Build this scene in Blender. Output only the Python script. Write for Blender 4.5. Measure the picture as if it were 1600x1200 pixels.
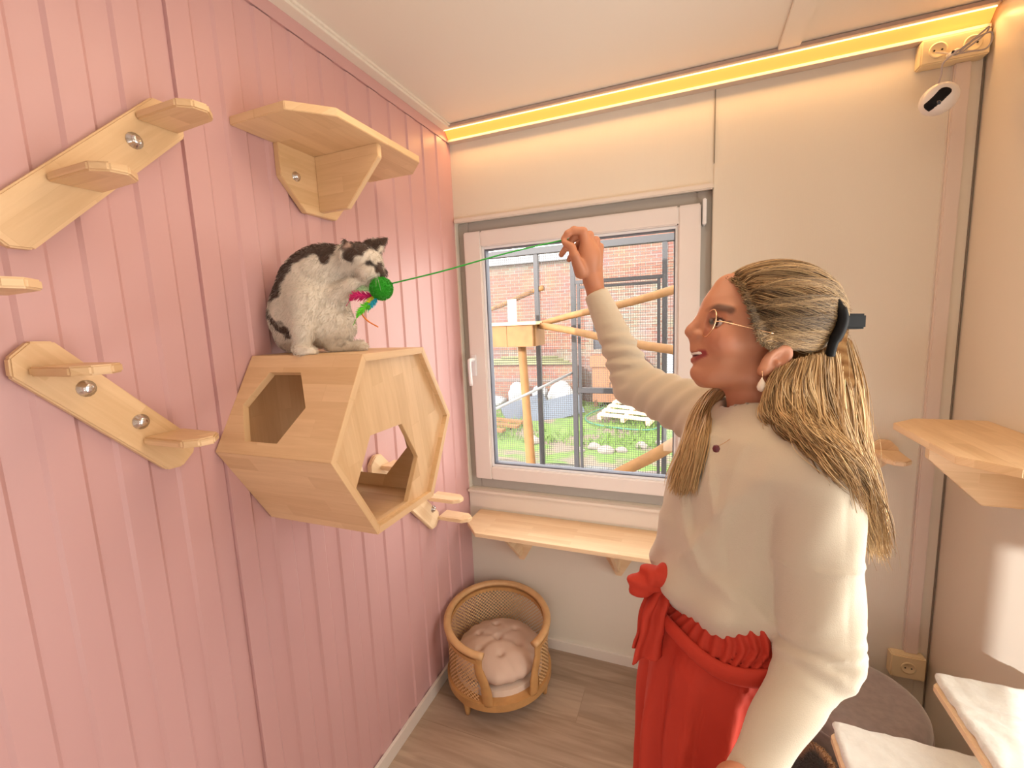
import bpy, bmesh, math, random
import numpy as np
from mathutils import Vector, Matrix
random.seed(7); rng=np.random.default_rng(7)
for o in list(bpy.data.objects): bpy.data.objects.remove(o)
sc=bpy.context.scene; COL=sc.collection
PI=math.pi
# ------------------------------------------------------------------ camera
CAM=np.array([1.0389,-1.9498,1.6232]); YAW,PIT,ROL,FPX=-.38212,-.13724,-.04168,698.16
def _basis():
    a,b,c=YAW,PIT,ROL
    f=np.array([math.sin(a)*math.cos(b),math.cos(a)*math.cos(b),math.sin(b)])
    r=np.array([math.cos(a),-math.sin(a),0]); u=np.cross(r,f)
    return math.cos(c)*r+math.sin(c)*u, -math.sin(c)*r+math.cos(c)*u, f
RT,UP,FW=_basis()
cd=bpy.data.cameras.new('camera'); cam=bpy.data.objects.new('camera',cd); COL.objects.link(cam)
cd.sensor_width=36; cd.lens=FPX*36/1600; cd.clip_start=.02
cam.matrix_world=Matrix(((RT[0],UP[0],-FW[0],CAM[0]),(RT[1],UP[1],-FW[1],CAM[1]),(RT[2],UP[2],-FW[2],CAM[2]),(0,0,0,1)))
sc.camera=cam
sc.view_settings.view_transform='Standard'; sc.view_settings.look='None'; sc.view_settings.gamma=1
sc.view_settings.use_curve_mapping=False
sc.view_settings.exposure=0.40
# ------------------------------------------------------------------ light
w=bpy.data.worlds.new('sky'); sc.world=w; w.use_nodes=True
bg=w.node_tree.nodes['Background']; bg.inputs[0].default_value=(.99,.955,.88,1); bg.inputs[1].default_value=5.2
def lamp(name,kind,loc,rot,energy,color,**k):
    l=bpy.data.lights.new(name,kind); l.energy=energy; l.color=color
    for a,b in k.items(): setattr(l,a,b)
    o=bpy.data.objects.new(name,l); COL.objects.link(o); o.location=loc; o.rotation_euler=rot; return o
sun=lamp('sun','SUN',(1,-5,6),(0,0,0),6.0,(1,.97,.93),angle=.012)
sun.rotation_euler=Vector((.32,.85,-.331)).to_track_quat('-Z','Y').to_euler()
lamp('fill_light','AREA',(1.0,-1.12,2.455),(0,0,0),5,(1,.74,.48),shape='RECTANGLE',size=1.1,size_y=.45)  # added fill light overhead, brightens the room
for nm,l_,r_,sx,sy in (('window_portal',(.56,.12,1.45),(-PI/2,0,0),.86,1.04),('door_portal',(1.19,-3.31,1.1),(PI/2,0,0),.8,2.0),('side_window_portal',(1.99,-1.22,1.11),(0,PI/2,0),1.52,.86)):
    q=lamp(nm,'AREA',l_,r_,1,(1,1,1),shape='RECTANGLE',size=sx,size_y=sy); q.data.cycles.is_portal=True
lamp('strip_light','AREA',(.935,-.052,2.462),(math.radians(-12),0,0),2.2,(1,.55,.20),shape='RECTANGLE',size=1.84,size_y=.02)
def pt(d,x,y):
    return CAM+d*(FW+RT*(x-800)/FPX+UP*(600-y)/FPX)
# ------------------------------------------------------------------ materials
def new_mat(name):
    m=bpy.data.materials.new(name); m.use_nodes=True; nt=m.node_tree
    return m,nt,nt.nodes['Principled BSDF']
def N(nt,t,**k):
    n=nt.nodes.new(t)
    for a,b in k.items():
        if a in n.inputs.keys() if isinstance(a,str) else False: n.inputs[a].default_value=b
        else: setattr(n,a,b)
    return n
def plain(name,col,rough=.6,metal=0,bump=0,bscale=60,var=0,coat=0,sheen=0):
    m,nt,b=new_mat(name); b.inputs['Base Color'].default_value=(*col,1); b.inputs['Roughness'].default_value=rough
    b.inputs['Metallic'].default_value=metal
    if coat: b.inputs['Coat Weight'].default_value=coat
    if sheen: b.inputs['Sheen Weight'].default_value=sheen
    if bump or var:
        tc=N(nt,'ShaderNodeTexCoord'); no=N(nt,'ShaderNodeTexNoise'); no.inputs['Scale'].default_value=bscale; no.inputs['Detail'].default_value=4
        nt.links.new(tc.outputs['Object'],no.inputs['Vector'])
        if bump:
            bp=N(nt,'ShaderNodeBump'); bp.inputs['Strength'].default_value=bump; bp.inputs['Distance'].default_value=.004
            nt.links.new(no.outputs['Fac'],bp.inputs['Height']); nt.links.new(bp.outputs[0],b.inputs['Normal'])
        if var:
            mx=N(nt,'ShaderNodeMix',data_type='RGBA'); mx.inputs[6].default_value=(*[c*(1-var) for c in col],1); mx.inputs[7].default_value=(*[min(1,c*(1+var)) for c in col],1)
            nt.links.new(no.outputs['Fac'],mx.inputs[0]); nt.links.new(mx.outputs[2],b.inputs['Base Color'])
    return m
def wood(name,c1,c2,stave=.042,length=.3,rough=.42,uv=True):
    m,nt,b=new_mat(name)
    tc=N(nt,'ShaderNodeTexCoord'); src=tc.outputs['UV' if uv else 'Object']
    br=N(nt,'ShaderNodeTexBrick'); br.inputs['Scale'].default_value=1; br.inputs['Brick Width'].default_value=length; br.inputs['Row Height'].default_value=stave
    br.inputs['Mortar Size'].default_value=.0006; br.inputs['Color1'].default_value=(0,0,0,1); br.inputs['Color2'].default_value=(1,1,1,1); br.inputs['Mortar'].default_value=(.3,.3,.3,1)
    nt.links.new(src,br.inputs['Vector'])
    mp=N(nt,'ShaderNodeMapping'); mp.inputs['Scale'].default_value=(7,75,60); nt.links.new(src,mp.inputs['Vector'])
    add=N(nt,'ShaderNodeVectorMath',operation='ADD'); sc_=N(nt,'ShaderNodeVectorMath',operation='SCALE'); sc_.inputs['Scale'].default_value=9
    nt.links.new(br.outputs['Color'],sc_.inputs[0]); nt.links.new(mp.outputs[0],add.inputs[0]); nt.links.new(sc_.outputs[0],add.inputs[1])
    no=N(nt,'ShaderNodeTexNoise'); no.inputs['Scale'].default_value=1; no.inputs['Detail'].default_value=5; no.inputs['Distortion'].default_value=.6
    nt.links.new(add.outputs[0],no.inputs['Vector'])
    ma=N(nt,'ShaderNodeMath',operation='MULTIPLY'); ma.inputs[1].default_value=.55; nt.links.new(br.outputs['Color'],ma.inputs[0])
    mb=N(nt,'ShaderNodeMath',operation='MULTIPLY_ADD'); mb.inputs[1].default_value=.75; nt.links.new(no.outputs['Fac'],mb.inputs[0]); nt.links.new(ma.outputs[0],mb.inputs[2])
    cr=N(nt,'ShaderNodeValToRGB'); cr.color_ramp.elements[0].position=.2; cr.color_ramp.elements[1].position=.95
    cr.color_ramp.elements[0].color=(*c2,1); cr.color_ramp.elements[1].color=(*c1,1)
    nt.links.new(mb.outputs[0],cr.inputs[0]); nt.links.new(cr.outputs[0],b.inputs['Base Color'])
    b.inputs['Roughness'].default_value=rough
    bp=N(nt,'ShaderNodeBump'); bp.inputs['Strength'].default_value=.12; bp.inputs['Distance'].default_value=.002
    nt.links.new(no.outputs['Fac'],bp.inputs['Height']); nt.links.new(bp.outputs[0],b.inputs['Normal'])
    return m
def vcol(name,rough=.6,sheen=0,sss=0,bump=0,bscale=200,spec=.5):
    m,nt,b=new_mat(name); a=N(nt,'ShaderNodeVertexColor'); a.layer_name='col'
    nt.links.new(a.outputs[0],b.inputs['Base Color']); b.inputs['Roughness'].default_value=rough
    b.inputs['Sheen Weight'].default_value=sheen; b.inputs['Specular IOR Level'].default_value=spec
    if sss: b.inputs['Subsurface Weight'].default_value=sss; b.inputs['Subsurface Radius'].default_value=(1,.35,.2); b.inputs['Subsurface Scale'].default_value=.006
    if bump:
        tc=N(nt,'ShaderNodeTexCoord'); no=N(nt,'ShaderNodeTexNoise'); no.inputs['Scale'].default_value=bscale
        bp=N(nt,'ShaderNodeBump'); bp.inputs['Strength'].default_value=bump; bp.inputs['Distance'].default_value=.003
        nt.links.new(tc.outputs['Object'],no.inputs['Vector']); nt.links.new(no.outputs['Fac'],bp.inputs['Height']); nt.links.new(bp.outputs[0],b.inputs['Normal'])
    return m
def emit(name,col,s):
    m,nt,b=new_mat(name); b.inputs['Base Color'].default_value=(*col,1); b.inputs['Emission Color'].default_value=(*col,1); b.inputs['Emission Strength'].default_value=s; return m
def glass_mat(name,gloss=.06,tint=(1,1,1)):
    m,nt,b=new_mat(name); nt.nodes.remove(b); out=nt.nodes['Material Output']
    t=N(nt,'ShaderNodeBsdfTransparent'); t.inputs[0].default_value=(*tint,1); g=N(nt,'ShaderNodeBsdfGlossy'); g.inputs['Roughness'].default_value=.02
    mx=N(nt,'ShaderNodeMixShader'); lw=N(nt,'ShaderNodeLayerWeight'); lw.inputs['Blend'].default_value=.12
    ml=N(nt,'ShaderNodeMath',operation='MULTIPLY_ADD'); ml.inputs[1].default_value=.6; ml.inputs[2].default_value=gloss*.4
    nt.links.new(lw.outputs['Fresnel'],ml.inputs[0]); nt.links.new(ml.outputs[0],mx.inputs[0]); nt.links.new(t.outputs[0],mx.inputs[1]); nt.links.new(g.outputs[0],mx.inputs[2]); nt.links.new(mx.outputs[0],out.inputs[0]); return m
def brick(name,c1,c2,mort,scale=1,wd=.22,ht=.07,coord='Object',paint=None):
    m,nt,b=new_mat(name); tc=N(nt,'ShaderNodeTexCoord'); br=N(nt,'ShaderNodeTexBrick'); mp=N(nt,'ShaderNodeMapping')
    mp.inputs['Rotation'].default_value=(PI/2,0,0)
    nt.links.new(tc.outputs[coord],mp.inputs['Vector']); nt.links.new(mp.outputs[0],br.inputs['Vector'])
    br.inputs['Scale'].default_value=scale; br.inputs['Brick Width'].default_value=wd; br.inputs['Row Height'].default_value=ht; br.inputs['Mortar Size'].default_value=.009
    br.inputs['Color1'].default_value=(*c1,1); br.inputs['Color2'].default_value=(*c2,1); br.inputs['Mortar'].default_value=(*mort,1)
    no=N(nt,'ShaderNodeTexNoise'); no.inputs['Scale'].default_value=2.5; no.inputs['Detail'].default_value=6; nt.links.new(tc.outputs[coord],no.inputs['Vector'])
    mx=N(nt,'ShaderNodeMix',data_type='RGBA',blend_type='MULTIPLY'); mx.inputs[0].default_value=.5
    nt.links.new(br.outputs['Color'],mx.inputs[6]); nt.links.new(no.outputs['Color'],mx.inputs[7]); nt.links.new(mx.outputs[2],b.inputs['Base Color']); b.inputs['Roughness'].default_value=.9
    return m
M={}
M['pine']=wood('rubberwood',(.80,.57,.34),(.63,.41,.21))
M['pine2']=wood('rubberwood_pale',(.86,.66,.44),(.72,.50,.29),stave=.03,length=.4)
M['pink']=plain('pink_paint',(.60,.355,.355),.40,bump=.05,bscale=30)
M['white']=plain('white_plastic',(.74,.68,.62),.35)
M['whitewall']=None
M['ceil']=plain('ceiling_white',(.80,.75,.67),.6)
M['steel']=plain('zinc_steel',(.75,.75,.76),.22,metal=1)
M['gold']=plain('gold_metal',(.85,.58,.36),.25,metal=1)
M['black']=plain('black_plastic',(.008,.008,.009),.5)
M['red']=plain('red_cloth',(.50,.036,.015),.8,bump=.06,bscale=500)
M['knit']=plain('cream_knit',(.57,.49,.375),.85,bump=.25,bscale=700,sheen=.4)
M['sock']=plain('cream_plastic',(.80,.66,.42),.35)
M['grey_velvet']=plain('grey_velvet',(.25,.20,.185),.75,bump=.3,bscale=45,var=.35,sheen=.8)
M['plush']=plain('white_plush',(.60,.59,.53),.9,bump=.9,bscale=55,var=.1,sheen=.8)
M['cushion']=plain('oatmeal_cloth',(.62,.46,.37),.9,bump=.15,bscale=400)
M['grey_metal']=plain('grey_metal',(.055,.05,.06),.5)
M['glass']=glass_mat('window_glass')
M['black'].node_tree.nodes['Principled BSDF'].inputs['Specular IOR Level'].default_value=.15
# fine ribbed off-white cladding
def ribbed():
    m,nt,b=new_mat('ribbed_cladding'); b.inputs['Base Color'].default_value=(.74,.69,.60,1); b.inputs['Roughness'].default_value=.45
    tc=N(nt,'ShaderNodeTexCoord'); wv=N(nt,'ShaderNodeTexWave',bands_direction='X'); wv.inputs['Scale'].default_value=60
    nt.links.new(tc.outputs['Object'],wv.inputs['Vector']); bp=N(nt,'ShaderNodeBump'); bp.inputs['Strength'].default_value=.12; bp.inputs['Distance'].default_value=.001
    nt.links.new(wv.outputs['Fac'],bp.inputs['Height']); nt.links.new(bp.outputs[0],b.inputs['Normal']); return m
M['whitewall']=ribbed()
M['rightwall']=plain('smooth_cladding',(.76,.70,.60),.33)
def floor_mat():
    m,nt,b=new_mat('oak_laminate'); tc=N(nt,'ShaderNodeTexCoord'); br=N(nt,'ShaderNodeTexBrick')
    br.inputs['Scale'].default_value=1; br.inputs['Brick Width'].default_value=1.25; br.inputs['Row Height'].default_value=.19; br.inputs['Mortar Size'].default_value=.0012
    br.inputs['Color1'].default_value=(.1,.1,.1,1); br.inputs['Color2'].default_value=(.9,.9,.9,1); br.inputs['Mortar'].default_value=(0,0,0,1)
    nt.links.new(tc.outputs['Object'],br.inputs['Vector'])
    mp=N(nt,'ShaderNodeMapping'); mp.inputs['Scale'].default_value=(1.6,14,1); nt.links.new(tc.outputs['Object'],mp.inputs['Vector'])
    ad=N(nt,'ShaderNodeVectorMath',operation='ADD'); s2=N(nt,'ShaderNodeVectorMath',operation='SCALE'); s2.inputs['Scale'].default_value=7
    nt.links.new(br.outputs['Color'],s2.inputs[0]); nt.links.new(mp.outputs[0],ad.inputs[0]); nt.links.new(s2.outputs[0],ad.inputs[1])
    no=N(nt,'ShaderNodeTexNoise'); no.inputs['Scale'].default_value=2; no.inputs['Detail'].default_value=7; no.inputs['Distortion'].default_value=.8; nt.links.new(ad.outputs[0],no.inputs['Vector'])
    mb=N(nt,'ShaderNodeMath',operation='MULTIPLY_ADD'); mb.inputs[1].default_value=.3; nt.links.new(br.outputs['Color'],mb.inputs[0]); nt.links.new(no.outputs['Fac'],mb.inputs[2])
    cr=N(nt,'ShaderNodeValToRGB'); cr.color_ramp.elements[0].position=.3; cr.color_ramp.elements[1].position=.9
    cr.color_ramp.elements[0].color=(.24,.165,.115,1); cr.color_ramp.elements[1].color=(.48,.36,.27,1)
    nt.links.new(mb.outputs[0],cr.inputs[0]); nt.links.new(cr.outputs[0],b.inputs['Base Color']); b.inputs['Roughness'].default_value=.38; return m
M['floor']=floor_mat()
def cane_mat():
    m,nt,b=new_mat('woven_cane'); tc=N(nt,'ShaderNodeTexCoord'); out=nt.nodes['Material Output']
    vo=N(nt,'ShaderNodeTexVoronoi'); vo.inputs['Scale'].default_value=80; vo.inputs['Randomness'].default_value=0
    mp=N(nt,'ShaderNodeMapping'); nt.links.new(tc.outputs['UV'],mp.inputs['Vector']); mp.inputs['Rotation'].default_value=(0,0,.78); nt.links.new(mp.outputs[0],vo.inputs['Vector'])
    cr=N(nt,'ShaderNodeMath',operation='GREATER_THAN'); cr.inputs[1].default_value=.40; nt.links.new(vo.outputs['Distance'],cr.inputs[0])
    tr=N(nt,'ShaderNodeBsdfTransparent'); mx=N(nt,'ShaderNodeMixShader'); nt.links.new(cr.outputs[0],mx.inputs[0]); nt.links.new(tr.outputs[0],mx.inputs[1]); nt.links.new(b.outputs[0],mx.inputs[2]); nt.links.new(mx.outputs[0],out.inputs[0])
    b.inputs['Base Color'].default_value=(.74,.48,.24,1); b.inputs['Roughness'].default_value=.5; return m
M['cane']=cane_mat()
M['oak']=plain('honey_wood',(.50,.27,.10),.45,var=.25,bscale=25)
M['rimwood']=plain('honey_wood_light',(.60,.36,.17),.45,var=.2,bscale=25)
# ------------------------------------------------------------------ object helpers
def setp(o,label=None,cat=None,group=None,kind=None):
    if label: o['label']=label
    if cat: o['category']=cat
    if group: o['group']=group
    if kind: o['kind']=kind
    return o
def empty(name,loc,label=None,cat=None,group=None,kind=None):
    o=bpy.data.objects.new(name,None); COL.objects.link(o); o.location=loc; o.empty_display_size=.05
    return setp(o,label,cat,group,kind)
def link(name,me,mat,parent=None):
    if mat is not None and not me.materials:
        for mm in (mat if isinstance(mat,(list,tuple)) else [mat]): me.materials.append(mm)
    o=bpy.data.objects.new(name,me); COL.objects.link(o)
    if parent is not None:
        o.parent=parent
        L=Vector((0,0,0)); p=parent
        while p is not None: L+=p.location; p=p.parent
        me.transform(Matrix.Translation(-L))
    return o
def mesh(name,V,F,mat,parent=None,smooth=False):
    me=bpy.data.meshes.new(name); me.from_pydata([tuple(map(float,v)) for v in V],[],[tuple(f) for f in F]); me.update()
    if smooth:
        me.polygons.foreach_set('use_smooth',[True]*len(me.polygons))
    return link(name,me,mat,parent)
def boxes(name,bs,mat,parent=None,bevel=0):
    bm=bmesh.new()
    for b in bs:
        (x0,y0,z0),(x1,y1,z1)=b
        g=bmesh.ops.create_cube(bm,size=1)['verts']
        for v in g: v.co=Vector(((x0+x1)/2+v.co.x*(x1-x0),(y0+y1)/2+v.co.y*(y1-y0),(z0+z1)/2+v.co.z*(z1-z0)))
    if bevel: bmesh.ops.bevel(bm,geom=bm.edges[:],offset=bevel,segments=2,affect='EDGES')
    me=bpy.data.meshes.new(name); bm.to_mesh(me); bm.free(); return link(name,me,mat,parent)
def board(name,poly,O,U,V,W0,W1,mat,parent=None,bevel=.0015,grain=None,smooth=False,hole=None,taper=0):
    """prism: 2D poly in (U,V) from W0 to W1 along UxV; uv along grain axis; optional polygonal hole"""
    O=np.array(O,float);U=np.array(U,float);V=np.array(V,float);U/=np.linalg.norm(U);V/=np.linalg.norm(V);W=np.cross(U,V)
    bm=bmesh.new()
    if hole is None:
        lo=[bm.verts.new(O+U*a+V*b+W*W0) for a,b in poly]; f=bm.faces.new(lo)
    else:
        from mathutils.geometry import tessellate_polygon
        pts=[Vector((p[0],p[1],0)) for p in poly]; hp=[Vector((p[0],p[1],0)) for p in hole]
        vs=[bm.verts.new(O+U*p.x+V*p.y+W*W0) for p in pts+hp]
        for t in tessellate_polygon([pts,hp]):
            try: bm.faces.new([vs[i] for i in t])
            except ValueError: pass
        bmesh.ops.recalc_face_normals(bm,faces=bm.faces[:])
    fs=bm.faces[:]
    r=bmesh.ops.extrude_face_region(bm,geom=fs)
    for v in [g for g in r['geom'] if isinstance(g,bmesh.types.BMVert)]:
        a=(np.array(v.co)-O)@U; v.co+=Vector(W*(W1-W0))
        if taper and abs(a)<1e-5: v.co+=Vector(U*taper)
        if taper and abs(a-max(p[0] for p in poly))<1e-5: v.co-=Vector(U*taper)
    bmesh.ops.recalc_face_normals(bm,faces=bm.faces[:])
    if bevel:
        es=[e for e in bm.edges if len(e.link_faces)==2 and e.calc_face_angle(0)>.2]
        bmesh.ops.bevel(bm,geom=es,offset=bevel,segments=2,affect='EDGES')
    uvl=bm.loops.layers.uv.new('UVMap'); ou,ov=random.random()*5,random.random()*5
    g=0 if grain is None else grain; c,s=math.cos(g),math.sin(g)
    for fc in bm.faces:
        n=np.array(fc.normal)
        for lp in fc.loops:
            d=np.array(lp.vert.co)-O; a=d@U; b=d@V; ww=d@W
            if abs(n@W)<.5: a2,b2=a*c+b*s,-a*s+b*c; a2,b2=(a2,b2+ww) if abs(n@(U*c+V*s))<.7 else (b2*.25,ww)
            else: a2,b2=a*c+b*s,-a*s+b*c
            lp[uvl].uv=(a2+ou,b2+ov)
    me=bpy.data.meshes.new(name); bm.to_mesh(me); bm.free(); return link(name,me,mat,parent)
def tube(name,P,r,mat,parent=None,n=10,closed=False,cap=True,flat=None):
    """swept tube through points; r scalar or list; flat=(axis vector, factor) squashes"""
    P=[np.array(p,float) for p in P]; K=len(P); rr=r if hasattr(r,'__len__') else [r]*K
    V=[];F=[]; t0=P[1]-P[0]; up=np.array([0,0,1.]) if abs(t0[2])<.9*np.linalg.norm(t0) else np.array([1.,0,0])
    for i in range(K):
        t=(P[(i+1)%K]-P[i-1]) if closed else (P[min(i+1,K-1)]-P[max(i-1,0)])
        t/=np.linalg.norm(t)+1e-12; a=np.cross(t,up); a/=np.linalg.norm(a)+1e-12; b=np.cross(a,t); up=b
        for k in range(n):
            an=2*PI*k/n; d=a*math.cos(an)+b*math.sin(an)
            if flat is not None: fa=np.array(flat[0]); d=d-fa*(d@fa)*(1-flat[1])
            V.append(P[i]+d*rr[i])
    for i in range(K if closed else K-1):
        for k in range(n):
            j=(i+1)%K; F.append((i*n+k,i*n+(k+1)%n,j*n+(k+1)%n,j*n+k))
    if not closed and cap: F.append(tuple(range(n-1,-1,-1))); F.append(tuple((K-1)*n+k for k in range(n)))
    if name is None: return V,F
    return mesh(name,V,F,mat,parent,True)
def spline(P,n):
    P=np.array(P,float); K=len(P); out=[]
    for i in range(K-1):
        p0=P[max(i-1,0)];p1=P[i];p2=P[i+1];p3=P[min(i+2,K-1)]
        for j in range(n):
            t=j/n; out.append(.5*((2*p1)+(-p0+p2)*t+(2*p0-5*p1+4*p2-p3)*t*t+(-p0+3*p1-3*p2+p3)*t**3))
    out.append(P[-1]); return np.array(out)
def lathe(name,prof,C,mat,parent=None,n=24,axis=(0,0,1)):
    ax=Vector(axis).normalized(); q=ax.to_track_quat('Z','Y'); V=[];F=[]
    for r,z in prof:
        for k in range(n): V.append(np.array(C)+np.array(q@Vector((r*math.cos(2*PI*k/n),r*math.sin(2*PI*k/n),z))))
    for i in range(len(prof)-1):
        for k in range(n): F.append((i*n+k,i*n+(k+1)%n,(i+1)*n+(k+1)%n,(i+1)*n+k))
    F.append(tuple(range(n-1,-1,-1))); F.append(tuple((len(prof)-1)*n+k for k in range(n)))
    return mesh(name,V,F,mat,parent,True)
# ------------------------------------------------------------------ signed-distance modelling
def smin(a,b,k):
    h=np.clip(.5+.5*(b-a)/k,0,1); return b+(a-b)*h-k*h*(1-h)
def smax(a,b,k): return -smin(-a,-b,k)
def sph(P,c,r): return np.linalg.norm(P-np.array(c),axis=-1)-r
def cap(P,a,b,ra,rb=None):
    a=np.array(a,float);b=np.array(b,float); rb=ra if rb is None else rb
    ab=b-a; t=np.clip(((P-a)@ab)/(ab@ab+1e-12),0,1); return np.linalg.norm(P-a-t[...,None]*ab,axis=-1)-(ra+(rb-ra)*t)
def ell(P,c,R,axes=None):
    d=P-np.array(c,float)
    if axes is not None: d=np.stack([d@np.array(a,float) for a in axes],-1)
    R=np.array(R); k0=np.linalg.norm(d/R,axis=-1); k1=np.linalg.norm(d/(R*R),axis=-1)+1e-9; return k0*(k0-1)/k1
def surfnet(f,lo,hi,h):
    lo=np.array(lo,float);hi=np.array(hi,float); n=np.ceil((hi-lo)/h).astype(int)+1
    X,Y,Z=[lo[i]+h*np.arange(n[i]) for i in range(3)]
    val=np.empty(n,np.float32); st=max(1,int(400000/(n[1]*n[2])))
    for i in range(0,n[0],st):
        g=np.stack(np.meshgrid(X[i:i+st],Y,Z,indexing='ij'),-1); val[i:i+st]=f(g.reshape(-1,3)).reshape(g.shape[:3])
    s=val<0
    c=np.zeros(np.array(n)-1,int)
    for dx in (0,1):
        for dy in (0,1):
            for dz in (0,1): c+=s[dx:n[0]-1+dx,dy:n[1]-1+dy,dz:n[2]-1+dz]
    act=np.argwhere((c>0)&(c<8)); idx=-np.ones(np.array(n)-1,int); idx[tuple(act.T)]=np.arange(len(act))
    acc=np.zeros((len(act),3)); cnt=np.zeros(len(act))
    cor=[(0,0,0),(1,0,0),(0,1,0),(1,1,0),(0,0,1),(1,0,1),(0,1,1),(1,1,1)]
    for a in range(8):
        for b in range(a+1,8):
            if sum(abs(cor[a][k]-cor[b][k]) for k in range(3))!=1: continue
            A=act+cor[a];B=act+cor[b]; va=val[tuple(A.T)];vb=val[tuple(B.T)]; m=(va<0)!=(vb<0)
            t=np.where(m,va/(va-vb+1e-20),0)[:,None]; acc+=np.where(m[:,None],A+(B-A)*t,0); cnt+=m
    V=lo+h*acc/cnt[:,None]
    F=[]
    for ax in range(3):
        o1,o2=(ax+1)%3,(ax+2)%3
        sl=[slice(None)]*3; sl2=[slice(None)]*3; sl[ax]=slice(0,-1); sl2[ax]=slice(1,None)
        ch=s[tuple(sl)]!=s[tuple(sl2)]; e=np.argwhere(ch)
        e=e[(e[:,o1]>0)&(e[:,o2]>0)&(e[:,o1]<n[o1]-1)&(e[:,o2]<n[o2]-1)]
        if not len(e): continue
        d1=np.zeros(3,int);d1[o1]=1;d2=np.zeros(3,int);d2[o2]=1
        q=np.stack([idx[tuple((e-d1-d2).T)],idx[tuple((e-d2).T)],idx[tuple(e.T)],idx[tuple((e-d1).T)]],1)
        fl=s[tuple(e.T)]; q[~fl]=q[~fl][:,::-1]; F.append(q)
    F=np.concatenate(F); F=F[(F>=0).all(1)]; return V,F
def npmesh(name,V,F,mat,parent=None,col=None,smooth=True):
    V=np.asarray(V,np.float32); F=np.asarray(F); k=F.shape[1]
    me=bpy.data.meshes.new(name); me.vertices.add(len(V)); me.vertices.foreach_set('co',V.ravel())
    me.loops.add(len(F)*k); me.loops.foreach_set('vertex_index',F.ravel().astype(np.int32))
    me.polygons.add(len(F)); me.polygons.foreach_set('loop_start',np.arange(0,len(F)*k,k,dtype=np.int32))
    me.polygons.foreach_set('loop_total',np.full(len(F),k,np.int32)); me.update(calc_edges=True); me.validate()
    if smooth: me.polygons.foreach_set('use_smooth',np.ones(len(me.polygons),bool))
    if col is not None:
        a=me.color_attributes.new('col','FLOAT_COLOR','POINT'); c=np.ones((len(V),4),np.float32); c[:,:3]=col; a.data.foreach_set('color',c.ravel())
    return link(name,me,mat,parent)
def joinVF(parts):
    V=[];F=[];o=0
    for v,f in parts: V.append(v);F.append(np.asarray(f)+o);o+=len(v)
    return np.concatenate(V),np.concatenate(F)
def ribbons(paths,widths,cols,sides=3):
    """paths (S,K,3) -> thin tubes; widths (S,K)"""
    S,K,_=paths.shape; t=np.gradient(paths,axis=1); t/=np.linalg.norm(t,axis=-1,keepdims=True)+1e-12
    a=np.cross(t,np.array([.31,.12,.94])); a/=np.linalg.norm(a,axis=-1,keepdims=True)+1e-12; b=np.cross(t,a)
    V=np.stack([paths+(a*math.cos(2*PI*k/sides)+b*math.sin(2*PI*k/sides))*widths[...,None] for k in range(sides)],2)
    I=np.arange(S*K*sides).reshape(S,K,sides); F=[]
    for k in range(sides):
        k2=(k+1)%sides; F.append(np.stack([I[:,:-1,k],I[:,:-1,k2],I[:,1:,k2],I[:,1:,k]],-1).reshape(-1,4))
    C=np.repeat(np.repeat(cols[:,None,:],K,1)[:,:,None,:],sides,2).reshape(-1,3) if cols.ndim==2 else np.repeat(cols[:,:,None,:],sides,2).reshape(-1,3)
    return V.reshape(-1,3),np.concatenate(F),C
X_=(1,0,0);Y_=(0,1,0);Z_=(0,0,1)
W_=1.876; H_=2.5; YB=-3.2
# ================================================================== SETTING
def S(o): o['kind']='structure'; return o
S(boxes('floor',[((-.1,YB-.1,-.06),(W_+.1,.1,0))],M['floor']))
S(boxes('ceiling',[((-.1,YB-.1,H_),(W_+.1,.1,H_+.06))],M['ceil']))
# pink wall: sheets of vertical ribs, 54 mm pitch, 4 mm relief
def pink_wall():
    ys=[];p=.0553; y=0.0; prof=[(0,0)]
    seam=-1.239; k=0
    pts=[]; yy=-.02
    edges=[]; e=seam
    while e<-.03: edges.append(e); e+=.0553
    e=seam-.0525
    while e>YB: edges.append(e); e-=.0525
    edges=sorted(edges,reverse=True)
    i0=[i for i,e in enumerate(edges) if abs(e-seam)<1e-6][0]
    prof=[(0.0,0.0)]; lv=0 if (i0%2)==1 else 1
    hi,lo=0.0,-.0055
    level=hi if (i0%2)==0 else lo
    prof=[(0,level)]
    for i,e in enumerate(edges):
        nl=lo if level==hi else hi
        if i==i0: prof+= [(e+.003,level),(e+.0012,-.009),(e-.0012,-.009),(e-.003,nl)]
        else: prof+=[(e+.0035,level),(e-.0035,nl)]
        level=nl
    prof.append((YB,level))
    V=[];F=[]; zs=[0,2.443]
    for z in zs:
        for y,x in prof: V.append((x,y,z))
    n=len(prof)
    for i in range(n-1): F.append((i,n+i,n+i+1,i+1))
    # groove above the ribs, then the plain border up to the ceiling
    b=len(V)
    for z,x in ((2.443,-.007),(2.447,-.007),(2.447,.0005),(2.5,.0005)):
        V+=[(x,0,z),(x,YB,z)]
    for q in range(3): F.append((b+2*q,b+2*q+2,b+2*q+3,b+2*q+1))
    V+=[(-.1,0,0),(-.1,YB,0),(-.1,0,2.5),(-.1,YB,2.5)]; c=len(V)-4
    F.append((c,c+1,c+3,c+2))
    return mesh('wall_left',V,F,M['pink'])
S(pink_wall())
wx0,wx1,wz0,wz1=.0,1.112,.795,2.098
S(boxes('wall_back',[((-.1,0,0),(W_+.1,.09,wz0)),((-.1,0,wz1),(W_+.1,.09,H_)),((wx1,0,wz0),(W_+.1,.09,wz1)),((-.1,0,wz0),(wx0,.09,wz1))],M['whitewall']))
wy0,wy1,wq0,wq1=-1.70,-.74,.30,1.92
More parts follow.
